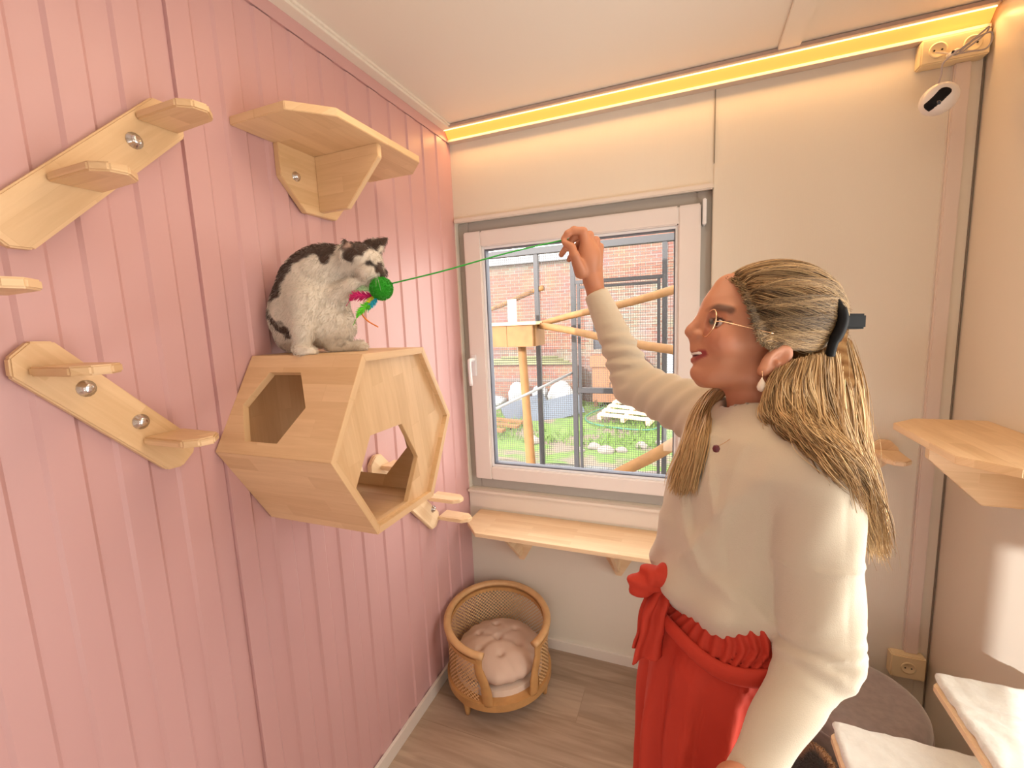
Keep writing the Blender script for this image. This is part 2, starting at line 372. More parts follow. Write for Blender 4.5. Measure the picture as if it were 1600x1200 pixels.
S(boxes('wall_right',[((W_,YB,0),(W_+.1,wy0,H_)),((W_,wy1,0),(W_+.1,.1,H_)),((W_,wy0,0),(W_+.1,wy1,wq0)),((W_,wy0,wq1),(W_+.1,wy1,H_))],M['rightwall']))
w2=empty('window_2',(W_+.05,(wy0+wy1)/2,wq0),kind='structure')
boxes('frame',[((W_+.02,wy0,wq0),(W_+.07,wy0+.05,wq1)),((W_+.02,wy1-.05,wq0),(W_+.07,wy1,wq1)),((W_+.02,wy0+.05,wq0),(W_+.07,wy1-.05,wq0+.05)),((W_+.02,wy0+.05,wq1-.05),(W_+.07,wy1-.05,wq1))],M['white'],w2)
boxes('glass',[((W_+.043,wy0+.05,wq0+.05),(W_+.047,wy1-.05,wq1-.05))],M['glass'],w2)
dx0,dx1,dz1=.725,1.60,2.12
S(boxes('wall_front',[((-.1,YB-.1,0),(dx0,YB,H_)),((dx1,YB-.1,0),(W_+.1,YB,H_)),((dx0,YB-.1,dz1),(dx1,YB,H_))],M['rightwall']))
d=empty('door_1',((dx0+dx1)/2,YB-.05,0),kind='structure')
boxes('frame',[((dx0,YB-.08,0),(dx0+.04,YB-.02,dz1)),((dx1-.04,YB-.08,0),(dx1,YB-.02,dz1)),((dx0,YB-.08,dz1-.04),(dx1,YB-.02,dz1)),((dx0,YB-.08,0),(dx1,YB-.02,.08))],M['white'],d)
boxes('glass',[((dx0+.04,YB-.053,.08),(dx1-.04,YB-.047,dz1-.04))],M['glass'],d)
S(boxes('added_sky_blocker',[((-3,-5.9,-.25),(5,-5.75,2.33))],plain('dark_blocker',(.16,.14,.12),.9)))  # added unseen wall, keeps low sky light from entering the door
# skirting, ceiling cove, battens, cladding joints
S(boxes('baseboard_left',[((0,YB,0),(.013,0,.055))],M['white'],bevel=.001))
S(boxes('baseboard_back',[((.013,-.012,0),(W_,0,.05))],M['white'],bevel=.001))
S(boxes('trim_1',[((0.0,YB,2.484),(.038,0,2.5)),((.038,YB,2.492),(.046,0,2.5))],M['ceil'],bevel=.001))
bx=on=None
S(boxes('trim_2',[((1.300,YB,2.490),(1.366,-.042,2.5))],M['ceil'],bevel=.002))
S(boxes('trim_3',[((1.1125,-.004,2.185),(1.1165,.001,2.45))],plain('joint_shadow_gap',(.25,.22,.18),.8)))
S(boxes('trim_4',[((1.114,-.004,wz0-.1),(1.196,0,2.178))],M['whitewall'],bevel=.001))
S(boxes('trim_5',[((0.0,-.028,wz0-.012),(1.114,0,wz0)),((0,-.010,.70),(1.114,0,wz0-.012))],M['white'],bevel=.002))
S(boxes('trim_6',[((0.0,-.016,wz1-.006),(1.114,0,wz1+.016))],M['white'],bevel=.004))
S(boxes('trim_7',[((W_-.036,-.003,0),(W_-.002,.001,H_))],M['rightwall']))
S(boxes('trim_8',[((W_-.006,-.006,0),(W_-.002,0.001,H_))],plain('corner_dark_line',(.22,.18,.14),.8)))  # thin dark strip down the right corner
# ------------------------------------------------------------------ window
wn=empty('window_1',((wx0+wx1)/2,.03,wz0),kind='structure')
def ring(name,x0,x1,z0,z1,w_,y0,y1,mat,parent,bev=.003):
    ww=w_ if hasattr(w_,'__len__') else (w_,)*4
    return boxes(name,[((x0,y0,z0),(x0+ww[0],y1,z1)),((x1-ww[1],y0,z0),(x1,y1,z1)),((x0+ww[0],y0,z0),(x1-ww[1],y1,z0+ww[2])),((x0+ww[0],y0,z1-ww[3]),(x1-ww[1],y1,z1))],mat,parent,bev)
M['frame']=plain('window_frame_white',(.80,.75,.73),.4); M['gasket']=plain('grey_gasket',(.12,.13,.17),.6); M['beadwhite']=plain('glazing_bead_white',(.82,.84,.88),.3)
ring('frame',wx0,wx1,wz0,wz1,.055,.028,.10,plain('frame_grey_white',(.42,.40,.37),.45),wn)
ring('sash',.040,1.072,.850,2.048,(.088,.082,.066,.072),-.004,.05,M['frame'],wn,.005)
ring('glazing_bead',.127,.991,.915,1.977,.012,.008,.052,M['beadwhite'],wn,.002)
ring('gasket',.138,.980,.926,1.966,.006,.012,.05,M['gasket'],wn,.001)
boxes('glass',[((.142,.030,.930),(.976,.034,1.962))],M['glass'],wn)
boxes('hinge',[((1.077,-.012,1.965),(1.091,.03,2.062))],M['beadwhite'],wn,.003)
hn=boxes('handle',[((.052,-.012,1.372),(.078,-.004,1.475))],M['beadwhite'],wn,.003)
tube('lever',spline([(.065,-.012,1.452),(.065,-.045,1.452),(.064,-.055,1.44),(.064,-.05,1.33)],5),[.010]*5+[.009]*10+[.008],M['beadwhite'],hn)
# ------------------------------------------------------------------ light strip
ls=empty('light_strip',(W_/2,-.02,2.46),'long glowing yellow light strip along the top of the window wall','light')
board('channel',[(0,2.443),(-.036,2.443),(-.036,2.453),(-.006,2.453),(-.040,2.4965),(0,2.4965)][:3]+[(-.030,2.455),(-.004,2.455),(-.004,2.4965),(0,2.4965)],(0.002,0,0),(0,1,0),(0,0,1),0,1.866,plain('strip_channel',(.62,.52,.44),.5),ls,bevel=.0008)
boxes('upper_profile',[((.002,-.082,2.486),(1.868,-.050,2.4975))],plain('strip_profile',(.48,.36,.31),.5),ls,.0008)
board('diffuser',[(-.005,2.456),(-.030,2.456),(-.060,2.487),(-.030,2.490)],(0.004,0,0),(0,1,0),(0,0,1),0,1.862,emit('strip_glow',(1,.40,.08),.75),ls,bevel=0)
tube('led_line',[(.004,-.064,2.4835),(1.864,-.064,2.4835)],.0022,emit('strip_core',(1,.75,.35),2.2),ls,8)
# ------------------------------------------------------------------ housing of the added fill lamp, unseen overhead
cl=empty('fill_lamp',(1.0,-1.12,2.5),'flat white fill lamp added above the woman, out of the picture','lamp')
boxes('housing',[((.42,-1.37,2.475),(1.58,-.87,2.5))],M['white'],cl,.003)
# ------------------------------------------------------------------ sockets, conduit
def socket_box(name,x0,x1,z0,z1,dep,lab,ns):
    r=empty(name,((x0+x1)/2,0,z0),lab,'socket')
    boxes('housing',[((x0,-dep,z0),(x1,0,z1))],M['sock'],r,.004)
    for i in range(ns):
        cx=x0+(x1-x0)*(i+.5)/ns; cz=(z0+z1)/2; rr=.019
        lathe('socket_face',[(rr+.004,0),(rr+.004,.0022),(rr,.0030),(rr-.0015,.0010),(.0001,.0010)],(cx,-dep,cz),M['sock'],r,24,(0,-1,0))
        for s in (-1,1): lathe('pin_hole',[(.0026,0),(.0026,.0012)],(cx+s*.0095,-dep-.0009,cz),M['black'],r,10,(0,-1,0))
    return r
socket_box('wall_socket',1.700,1.866,2.366,2.440,.045,'cream double wall socket under the ceiling, grey cable plugged in',2)
socket_box('wall_socket.001',1.752,1.856,.250,.340,.040,'cream wall socket low in the corner above the grey pouf',1)
cd_=empty('cable_conduit',(1.818,0,.34),'white vertical plastic cable duct beside the right corner','conduit')
boxes('cover',[((1.797,-.018,.34),(1.838,-.004,2.366))],plain('conduit_white',(.72,.62,.56),.35),cd_,.003)
boxes('backing',[((1.795,-.005,.34),(1.840,0,2.366))],M['white'],cd_)
# ------------------------------------------------------------------ shelves on the walls
SHP=[(-.255,0),(-.255,.178),(-.175,.256),(.175,.256),(.255,.178),(.255,0)]
def wall_shelf(loc,sgn,label):
    """octagonal board on a T bracket; sgn=+1 on the pink wall (projects +x), -1 on the right wall"""
    x0,y0,z0=loc; r=empty('wall_shelf',loc,label,'shelf')
    U=(0,1,0); V=(sgn,0,0)
    board('shelf_board',SHP,(x0,y0,z0),U,V,0,.02*(-sgn),M['pine'],r)
    board('back_plate',[(-.135,0),(.135,0),(.135,-.085),(.06,-.165),(-.06,-.165),(-.135,-.085)],(x0,y0,z0),U,(0,0,1),0,.018*sgn,M['pine'],r)
    board('bracket',[(.018,0),(.24,0),(.24,-.035),(.12,-.155),(.018,-.155)],(x0,y0-.009,z0),V,(0,0,1),0,-.018*sgn,M['pine'],r)
    lathe('bolt',[(.013,0),(.013,.002),(.0085,.003),(.0085,.009),(.005,.011),(.001,.011)],(x0+.018*sgn,y0-.085,z0-.075),M['steel'],r,14,V)
    return r
wall_shelf((0,-.865,2.122),1,'large wooden bracket shelf high on the pink wall, above the cat')
wall_shelf((W_,-.455,1.250),-1,'large pale wooden shelf on the right wall, beside the hanging hair')
STP=[(0,0),(.118,0),(.142,.018),(.147,.045),(.118,.074),(0,.080)]
def step_unit(ends,steps,bolts,label,wall='pink',name='wall_step',wid=.082):
    """slanting back board with small shelves: ends=(s,z)-(s,z) along wall; steps=(s0,ztop)"""
    (a0,z0),(a1,z1)=ends
    if wall=='pink': mk=lambda s,z,d=0:(d,s,z); Ua=(0,1,0); Nn=(1,0,0)
    else: mk=lambda s,z,d=0:(s,-d,z); Ua=(1,0,0); Nn=(0,-1,0)
    r=empty(name,mk((a0+a1)/2,(z0+z1)/2),label,'cat step')
    ang=math.atan2(z1-z0,a1-a0); L=math.hypot(a1-a0,z1-z0); h=wid/2; c=.022
    P=[(0,-h+c),(c,-h),(L-c,-h),(L,-h+c),(L,h-c),(L-c,h),(c,h),(0,h-c)]
    U=np.array(Ua)*math.cos(ang)+np.array([0,0,1])*math.sin(ang); V=-np.array(Ua)*math.sin(ang)+np.array([0,0,1])*math.cos(ang)
    sg=1 if np.cross(U,V)@np.array(Nn)>0 else -1
    board('back_board',P,mk(a0,z0),U,V,0,.018*sg,M['pine2'] if wall!='pink' or z1<1.2 else M['pine'],r,bevel=.003)
    for s,z in steps:
        sg2=1 if np.cross(np.array(Nn),np.array(Ua))[2]>0 else -1
        board('step',STP,mk(s,z,.018),Nn,Ua,-.016 if sg2>0 else .016,0,M['pine2'] if z<1.2 else M['pine'],r,bevel=.003)
    for s,z in bolts:
        lathe('bolt',[(.0155,0),(.0155,.002),(.0095,.004),(.0095,.010),(.006,.012),(.001,.012)],mk(s,z,.018),M['steel'],r,14,Nn)
    return r
step_unit(((-1.568,1.790),(-1.258,2.092)),[(-1.492,1.909),(-1.338,2.066)],[(-1.347,2.007)],'slanted wooden cat step rising to the right, top left of the pink wall')
step_unit(((-1.566,1.612),(-1.330,1.356)),[(-1.560,1.583),(-1.412,1.425)],[(-1.488,1.536),(-1.411,1.457)],'slanted wooden cat step falling towards the hexagonal house, two bolts between its steps')
step_unit(((-.735,1.165),(-.350,.765)),[(-.700,1.135),(-.415,.905),(-.350,.792)],[(-.381,.841)],'pale cat step behind and below the hexagonal house, near the window corner')
step_unit(((-1.90,1.79),(-1.60,1.62)),[(-1.645,1.715)],[(-1.74,1.70)],'cat step at the left edge, only its tip showing')
step_unit(((1.40,.84),(1.722,1.135)),[(1.655,1.115)],[(1.56,.99)],'small orange-lit cat step on the window wall, behind the long hair',wall='back')
# window sill shelf
wsh=empty('window_shelf',(.6,0,.687),'long pale wooden shelf under the window','shelf')
board('shelf_board',[(.055,0),(.057,-.155),(.145,-.252),(1.12,-.252),(1.20,-.155),(1.20,0)],(0,0,.687),X_,Y_,-.018,0,M['pine2'],wsh,grain=0)
for cx in (.275,.748,1.05):
    bk=board('bracket',[(-.085,0),(.085,0),(.06,-.13),(.012,-.215),(-.012,-.215),(-.06,-.13)],(cx,0,.669),X_,Z_,0,.016,M['pine2'],wsh)
    board('rib',[(0,0),(-.20,0),(-.2,-.03),(-.05,-.18),(0,-.19)],(cx-.008,-.0,.669),Y_,Z_,0,.016,M['pine2'],bk)
# ------------------------------------------------------------------ hexagonal cat house
def hexa(s,cy=0,cz=0): return [(cy+s*math.cos(PI/3*k),cz+s*math.sin(PI/3*k)) for k in range(6)]
hc=(0,-1.010,1.349); hs=.250
hh=empty('cat_house',hc,'hexagonal wooden cat house on the pink wall, with cut-out openings','cat house')
P6=hexa(hs)
inn=hexa(hs-.017)
for k in range(6):   # six walls with mitred joints; index 2 is the upper left wall with an opening
    p0,p1=np.array(P6[k]),np.array(P6[(k+1)%6]); q0,q1=np.array(inn[k]),np.array(inn[(k+1)%6])
    nm=['wall_panel','roof_panel','side_panel','side_panel','floor_panel','wall_panel'][k]
    d=p1-p0; L=np.linalg.norm(d); u=np.array([0,d[0]/L,d[1]/L]); nrm=np.array([0,-(p0+p1)[0],-(p0+p1)[1]]); nrm/=np.linalg.norm(nrm)
    O=np.array([hc[0],hc[1]+p0[0],hc[2]+p0[1]])
    hole=[(.132+.1*math.sin(PI/3*q),.133+.1*math.cos(PI/3*q)) for q in range(6)] if k in (2,5) else None
    # board plane: U along hexagon edge, V along x (depth)
    pb=board(nm,[(0,0),(L,0),(L,.35),(0,.35)],O,u,(1,0,0),0,.017*(1 if np.cross(u,np.array([1,0,0]))@nrm>0 else -1),M['pine'],hh,bevel=.0006,grain=PI/2,hole=hole,taper=.017*math.tan(PI/6))
fp=[(a,b) for a,b in hexa(hs-.0165)]
board('front_panel',fp,(hc[0]+.322,hc[1],hc[2]),Y_,Z_,0,.014,M['pine'],hh,bevel=.001,grain=PI/2+.15,hole=hexa(.124,-.043,-.086))
# back rim that closes the house at the wall
board('back_panel',hexa(hs-.0165),hc,Y_,Z_,.0005,.012,M['pine'],hh,bevel=0,grain=PI/2)
# ------------------------------------------------------------------ cane basket bed
bc=np.array([.252,-.285]); BR=.222
bed=empty('basket_bed',(bc[0],bc[1],0),'round cane basket bed on wooden feet in the corner under the window','pet bed')
oa=math.atan2(-.80,.60)           # opening direction
def ringpath(r,a0,a1,zf,n=40): return [np.array([bc[0]+r*math.cos(a),bc[1]+r*math.sin(a),zf(a)]) for a in np.linspace(a0,a1,n)]
half=.62
rimz=lambda a:.300+.050*(.5-.5*math.cos(a-oa))
def bandmesh(name,r0,r1,a0,a1,z0,z1,mat,parent,n=56,uv=False):
    V=[];F=[];
    for a in np.linspace(a0,a1,n):
        for r,z in ((r0,z0),(r1,z0),(r1,z1),(r0,z1)):
            V.append((bc[0]+r*math.cos(a),bc[1]+r*math.sin(a),z(a) if callable(z) else z))
    for i in range(n-1):
        for k in range(4): F.append((i*4+k,i*4+(k+1)%4,(i+1)*4+(k+1)%4,(i+1)*4+k))
    F.append((3,2,1,0)); F.append(tuple((n-1)*4+k for k in range(4)))
    o=mesh(name,V,F,mat,parent)
    if uv:
        me=o.data; l=me.uv_layers.new(name='UVMap')
        for p in me.polygons:
            for li in p.loop_indices:
                v=me.vertices[me.loops[li].vertex_index].co; l.data[li].uv=(math.atan2(v.y,v.x)*BR,v.z)
    return o
bandmesh('base_ring',BR-.03,BR+.012,oa+.0001,oa+2*PI,.066,.098,M['oak'],bed,72)
bandmesh('base_board',.01,BR-.025,oa,oa+2*PI,.075,.085,M['oak'],bed,48)
bandmesh('cane_wall',BR,BR+.001,oa+half,oa+2*PI-half,.095,lambda a:rimz(a)-.02,M['cane'],bed,90,True)
tube('rim',ringpath(BR,oa+half-.12,oa+2*PI-half+.12,rimz,60),.0165,M['rimwood'],bed,14,flat=((0,0,1),.75))
bandmesh('rim_moulding',BR-.014,BR+.010,oa+half,oa+2*PI-half,lambda a:rimz(a)-.034,lambda a:rimz(a)-.018,M['oak'],bed,60)
for s in (-1,1):
    a=oa+s*(half-.02); c=np.array([bc[0]+BR*math.cos(a),bc[1]+BR*math.sin(a)])
    a2=oa+s*(half-.18); c2=np.array([bc[0]+(BR+.004)*math.cos(a2),bc[1]+(BR+.004)*math.sin(a2)])
    tube('post',spline([(c2[0],c2[1],.092),(c2[0]*.7+c[0]*.3,c2[1]*.7+c[1]*.3,.17),(c[0],c[1],.24),(c[0],c[1],.292)],6),[.024]*6+[.021]*6+[.018]*7,M['oak'],bed,12,flat=((math.cos(a),math.sin(a),0),.5))
for k,da in enumerate((-.95,.95,2.3,-2.3)):
    a=oa+da; c=(bc[0]+(BR-.012)*math.cos(a),bc[1]+(BR-.012)*math.sin(a),0)
    lathe('leg',[(.009,0),(.011,.01),(.016,.045),(.013,.05),(.02,.056),(.021,.068)],c,M['oak'],bed,16)
def pillow(P):
    d=ell(P,(bc[0]+.002,bc[1],.165),(.190,.190,.066))+0
    q=P[...,:2]-bc
    q=q@np.array([[.9,.3],[-.3,.9]])
    r=np.linalg.norm(q,axis=-1)
    for k in range(7):
        a=k*2*PI/6+.3; c=np.array([math.cos(a),math.sin(a)])*(.092 if k<6 else 0)
        dd=np.linalg.norm(q-c,axis=-1); d=d+.013*np.exp(-(dd/.014)**2)
        if k<6:
            t=np.clip((q@c)/(c@c),0,1.0); dl=np.linalg.norm(q-t[:,None]*c,axis=-1); d=d+.003*np.exp(-(dl/.014)**2)
    an=np.arctan2(q[:,1],q[:,0]); d=d+.0015*np.sin(an*22+2*np.sin(an*3))*np.clip((r-.14)/.04,0,1)+.002*np.sin(P[:,0]*60+2*np.sin(P[:,1]*31))*np.sin(P[:,1]*52)
    return d
cu=empty('bed_cushion',(bc[0],bc[1],.1),'tufted beige cushion lying in the basket bed','cushion')
Vv,Fv=surfnet(pillow,(bc[0]-.2,bc[1]-.2,.09),(bc[0]+.2,bc[1]+.2,.25),.005)
npmesh('cover',Vv,Fv,M['cushion'],cu)
bandmesh('mattress_pad',.01,BR-.028,oa,oa+2*PI,.0855,.125,plain('pale_pad',(.72,.58,.48),.9),cu,40)
# ------------------------------------------------------------------ pouf
po=empty('pouf',(1.56,-.33,0),'round grey velvet pouf in the right corner','pouf')
def poufd(P):
    q=P-np.array([1.56,-.33,0]); r=np.linalg.norm(q[:,:2],axis=-1); dz=np.abs(q[:,2]-.19)-.145; dr=r-.143
    return np.hypot(np.maximum(dr,0),np.maximum(dz,0))+np.minimum(np.maximum(dr,dz),0)-.045
Vv,Fv=surfnet(poufd,(1.31,-.57,-.01),(1.78,-.10,.40),.012); npmesh('cover',Vv,Fv,M['grey_velvet'],po)
tube('seam_piping',[(1.56+.187*math.cos(a),-.33+.187*math.sin(a),.320) for a in np.linspace(0,2*PI,60)[:-1]],.004,M['grey_velvet'],po,8,closed=True)
# ------------------------------------------------------------------ padded platforms at lower right
def padded(x0,x1,y0,y1,zt,label,grp=None,sup='wall'):
    r=empty('padded_platform',((x0+x1)/2,(y0+y1)/2,0 if sup!='wall' else zt-.06),label,'padded platform')
    c=.03
    board('deck',[(x0,y0),(x1,y0),(x1,y1),(x0+c,y1),(x0,y1-c)],(0,0,zt-.022),X_,Y_,-.018,0,M['pine2'],r)
    def pad(P):
        b=np.array([(x0+x1)/2+.002,(y0+y1)/2,zt-.011]); hsz=np.array([(x1-x0)/2-.004,(y1-y0)/2-.004,.011])-.009
        q=np.abs(P-b)-hsz; d=np.linalg.norm(np.maximum(q,0),axis=-1)+np.minimum(q.max(-1),0)-.009
        return d-.0022*np.sin(P[:,0]*55+8*np.sin(P[:,1]*17))*np.cos(P[:,1]*38+4*np.sin(P[:,0]*21))
    V,F=surfnet(pad,(x0-.01,y0-.01,zt-.03),(x1+.01,y1+.01,zt+.01),.006); npmesh('plush_pad',V,F,M['plush'],r)
    if sup=='wall': board('bracket',[(0,0),(-.2,0),(-.2,-.04),(-.06,-.16),(0,-.16)],(x1,(y0+y1)/2,zt-.04),X_,Z_,-.009,.009,M['pine2'],r)
    else:
        for a in ((x0+.04,x1-.04) if zt<.3 else (x1-.13,x1-.035)):
            for b in (y0+.04,y1-.04): boxes('leg',[((a-.02,b-.02,0),(a+.02,b+.02,zt-.041))],M['pine2'],r,.003)
    return r
padded(1.618,W_,-1.15,-.605,.70,'white plush platform on a wooden deck, the higher one by the right wall',sup='floor')
padded(1.375,1.74,-1.25,-.735,.60,'white plush platform, the lower one beside her hanging arm',sup='floor')
# @@NEXT
# ================================================================== OUTSIDE THE WINDOW
G_=-.25
M['brickred']=brick('red_brick',(.62,.24,.17),(.70,.32,.22),(.60,.50,.42),ht=.075)
M['brickold']=brick('old_brick',(.55,.27,.20),(.62,.45,.36),(.68,.62,.54),ht=.075)
M['brickpale']=brick('pale_brick',(.66,.55,.40),(.60,.34,.26),(.70,.66,.56),ht=.075)
M['log']=plain('peeled_log',(.55,.25,.07),.7,var=.35,bscale=18,bump=.3)
M['paver']=brick('paving',(.50,.47,.44),(.44,.42,.41),(.30,.29,.28),wd=.21,ht=.21)
M['paver'].node_tree.nodes['Mapping'].inputs['Rotation'].default_value=(0,0,0)
def ground_mat():
    m,nt,b=new_mat('garden_soil'); tc=N(nt,'ShaderNodeTexCoord'); no=N(nt,'ShaderNodeTexNoise'); no.inputs['Scale'].default_value=1.6; no.inputs['Detail'].default_value=8
    nt.links.new(tc.outputs['Object'],no.inputs['Vector']); cr=N(nt,'ShaderNodeValToRGB'); e=cr.color_ramp.elements
    e[0].position=.42; e[0].color=(.42,.33,.25,1); e[1].position=.5; e[1].color=(.22,.40,.07,1); q=cr.color_ramp.elements.new(.7); q.color=(.34,.52,.12,1)
    nt.links.new(no.outputs['Fac'],cr.inputs[0]); nt.links.new(cr.outputs[0],b.inputs['Base Color']); b.inputs['Roughness'].default_value=1; return m
M['soil']=ground_mat()
def bumpy(name,x0,x1,y0,y1,n,amp,z,mat):
    V=[];F=[]
    for i in range(n+1):
        for j in range(n+1):
            x=x0+(x1-x0)*i/n;y=y0+(y1-y0)*j/n; V.append((x,y,z+amp*(math.sin(x*5+y*3)*math.cos(y*7-x*2)+.5*random.random())))
    for i in range(n):
        for j in range(n): a=i*(n+1)+j; F.append((a,a+n+1,a+n+2,a+1))
    return mesh(name,V,F,mat,None,True)
S(bumpy('ground',-7,6,3.5,8.2,50,.02,G_,M['soil']))
S(boxes('ground_paving',[((-7,.12,G_-.1),(6,3.55,G_+.005))],M['paver']))
gr=[]; K=3800
px=rng.uniform(-3.2,1.6,K); py=rng.uniform(4.4,7.35,K); keep=(np.sin(px*1.9+1)+np.cos(py*1.7+px)+rng.normal(0,.5,K))>-.3
px,py=px[keep],py[keep]; n=len(px)
h=rng.uniform(.04,.12,n); base=np.stack([px,py,np.full(n,G_)],1); tip=base+np.stack([rng.normal(0,.03,n),rng.normal(0,.03,n),h],1)
paths=np.stack([base,(base+tip)/2+[0,0,.012],tip],1); wd=np.tile([.008,.006,.001],(n,1)); cc=np.array([.30,.52,.09])*rng.uniform(.7,1.4,(n,1))
V,F,C=ribbons(paths,wd,cc); g_=npmesh('grass',V,F,vcol('grass_blades',.9),None,C); setp(g_,'bright green grass growing on the soil outside the window','grass',kind='stuff')
# buildings behind the garden
bw=empty('brick_building',(-1.5,8.1,G_),'red brick building behind the garden, lower roof on its left','building')
boxes('brick_wall',[((-7,8.1,G_),(-1.15,8.4,2.95))],M['brickold'],bw)
boxes('painted_brick',[((-4.2,8.085,.95),(-1.16,8.1,2.75))],M['brickred'],bw)
boxes('tall_wall',[((-1.15,8.05,G_),(.78,8.4,3.62))],M['brickred'],bw)
boxes('lower_wall',[((-1.149,8.03,G_),(.779,8.05,2.30))],M['brickold'],bw)
boxes('roof_edge',[((-7,7.95,2.95),(-1.15,8.5,3.10))],plain('grey_roofing',(.45,.46,.50),.7),bw)
boxes('window_grille',[((-.95,8.0,.98+.06*k),(-.45,8.035,1.01+.06*k)) for k in range(9)]+[((-.97,8.0,.95),(-.94,8.04,1.52)),((-.45,8.0,.95),(-.42,8.04,1.52))],M['grey_metal'],bw)
boxes('dark_window',[((-.95,8.02,.96),(-.44,8.034,1.5))],plain('dark_pane',(.05,.05,.07),.2),bw)
pb=setp(boxes('pale_brick_pier',[((.80,7.7,G_),(1.6,8.3,5))],M['brickpale']),'pale cream and red brick pier at the right of the garden','wall')
ws=setp(boxes('white_panel',[((.62,6.9,G_),(1.5,6.95,1.0))],plain('pale_blue_panel',(.66,.72,.80),.6),bevel=.01),'pale blue white panel behind the log beam, right of the crate','panel')
# low brick rubble wall with stacked canes
rb=empty('rubble_wall',(-2.5,7.5,G_),'low broken red brick wall at the back left of the garden','wall')
boxes('brick_course',[((-4,7.45,G_),(-1.25,7.75,.62))],M['brickred'],rb)
boxes('capping',[((-4,7.43,.30),(-1.25,7.77,.335))],plain('cap_grey',(.42,.36,.34),.8),rb)
for k in range(7):
    t=tube('bamboo_cane',[(-3.6+.1*k,7.5+.03*(k%3),.67+.055*(k//2)),(-1.3-.06*k,7.55+.02*(k%2),.68+.05*(k//2))],.026,plain('green_cane',(.45,.46,.24),.7) if k==0 else bpy.data.materials['green_cane'],None,8)
    setp(t,'grey green bamboo cane stacked on the rubble wall','cane','bamboo canes stacked on the rubble wall')
# crate / hutch
cr_=empty('wooden_hutch',(-.42,7.6,-.05),'orange wooden hutch with a square emblem beside the door frame','hutch')
M['hutch']=plain('orange_board',(.58,.25,.11),.7,var=.15,bscale=9)
boxes('body',[((-.86,7.3,-.12),(.02,7.8,.62))],M['hutch'],cr_,.01)
boxes('lid',[((-.90,7.26,.62),(.06,7.85,.86))],M['hutch'],cr_,.01)
boxes('foot',[((-.84,7.32,G_),(-.76,7.4,-.12))],M['hutch'],cr_); boxes('foot',[((-.08,7.32,G_),(0,7.4,-.12))],M['hutch'],cr_)
em=boxes('emblem',[((-.50,7.288,.10),(-.49,7.3,.30)),((-.31,7.288,.10),(-.30,7.3,.30)),((-.50,7.288,.10),(-.30,7.3,.11)),((-.50,7.288,.29),(-.30,7.3,.30)),((-.44,7.288,.16),(-.36,7.3,.17)),((-.44,7.288,.23),(-.36,7.3,.24)),((-.44,7.288,.16),(-.43,7.3,.24)),((-.37,7.288,.16),(-.36,7.3,.24))],M['grey_metal'],cr_)
# sacks
def blob(name,c,R,mat,label,cat,group=None,seed=0):
    ph=rng.uniform(0,6,4)
    def f(P): return ell(P,c,R)-.018*np.sin(P[:,0]*16+ph[0])*np.sin(P[:,2]*19+ph[1])-.012*np.sin(P[:,0]*38+ph[2])*np.cos(P[:,2]*33)
    R=np.array(R); V,F=surfnet(f,np.array(c)-R*1.2-.03,np.array(c)+R*1.2+.03,max(R)/9); return setp(npmesh(name,V,F,mat),label,cat,group)
M['sack']=plain('white_sack',(.82,.82,.84),.6)
blob('sack',(-2.42,7.05,.05),(.24,.22,.29),M['sack'],'white sack half hidden behind the metal post, left of three','sack','white sacks')
blob('sack',(-1.96,7.12,.02),(.19,.18,.24),M['sack'],'white sack squeezed in the middle of the three','sack','white sacks')
blob('sack',(-1.47,7.0,.05),(.27,.22,.32),M['sack'],'largest round white sack, right of the three','sack','white sacks')
blob('sack',(-2.95,7.1,-.12),(.18,.2,.12),M['sack'],'small flat white sack lying left of the log post','sack','white sacks')
M['bluep']=plain('blue_grey_sheet',(.22,.27,.36),.6)
def plank(name,a,b,wd,th,mat,label,cat,group=None,tilt=None):
    a=np.array(a,float);b=np.array(b,float);U=b-a;L=np.linalg.norm(U);U/=L; V=np.cross((0,0,1),U);V/=np.linalg.norm(V)
    if tilt: V=V*math.cos(tilt)+np.cross(U,V)*math.sin(tilt)
    o=board(name,[(0,-wd/2),(L,-wd/2),(L,wd/2),(0,wd/2)],a,U,V,0,th,mat,None,bevel=.004); return setp(o,label,cat,group)
plank('blue_board',(-2.3,5.85,-.17),(-1.65,6.55,0),.40,.03,M['bluep'],'blue grey sheet leaning below the sacks, nearer the log post','sheet','blue sheets',1.1)
plank('blue_board',(-1.8,5.95,-.17),(-.95,6.60,0),.42,.03,M['bluep'],'blue grey sheet leaning beside the door frame, right one','sheet','blue sheets',1.1)
for k,(a,b) in enumerate((((-2.9,5.7,-.20),(-1.75,5.45,-.20)),((-2.8,5.35,-.21),(-1.72,5.15,-.21)),((-2.6,4.85,-.2),(-1.85,4.8,-.2)))):
    plank('timber_plank',a,b,.13,.05,M['log'],['farthest','middle','nearest'][k]+' of three timber planks lying left of the log post','plank','timber planks')
# pallet with hose
pl=empty('pallet',(-.05,6.6,G_),'pale wooden pallet leaning on stones right of the grass','pallet')
ax_=np.array([.90,-.30,.0]);ax_/=np.linalg.norm(ax_); ay=np.array([.30,.88,.22]);ay/=np.linalg.norm(ay); Op=np.array([-.52,6.0,-.12])
for k in range(6): board('slat',[(0,0),(1.0,0),(1.0,.11),(0,.11)],Op+ay*(.20*k),ax_,ay,0,.02,M['pine2'],pl)
for k in range(3): board('bearer',[(0,0),(.07,0),(.07,1.12),(0,1.12)],Op+ax_*(.46*k),ax_,ay,-.08,0,M['pine2'],pl)
hp=spline([(-.55,6.9,-.15),(-.78,6.35,-.2),(-.62,5.85,-.22),(-.1,5.55,-.22),(.45,5.45,-.2),(.75,5.7,-.1),(.9,5.9,.0)],8)
setp(tube('hose',hp,.014,plain('green_hose',(.10,.42,.26),.5),None,8),'thin green garden hose curling round the pallet','hose')
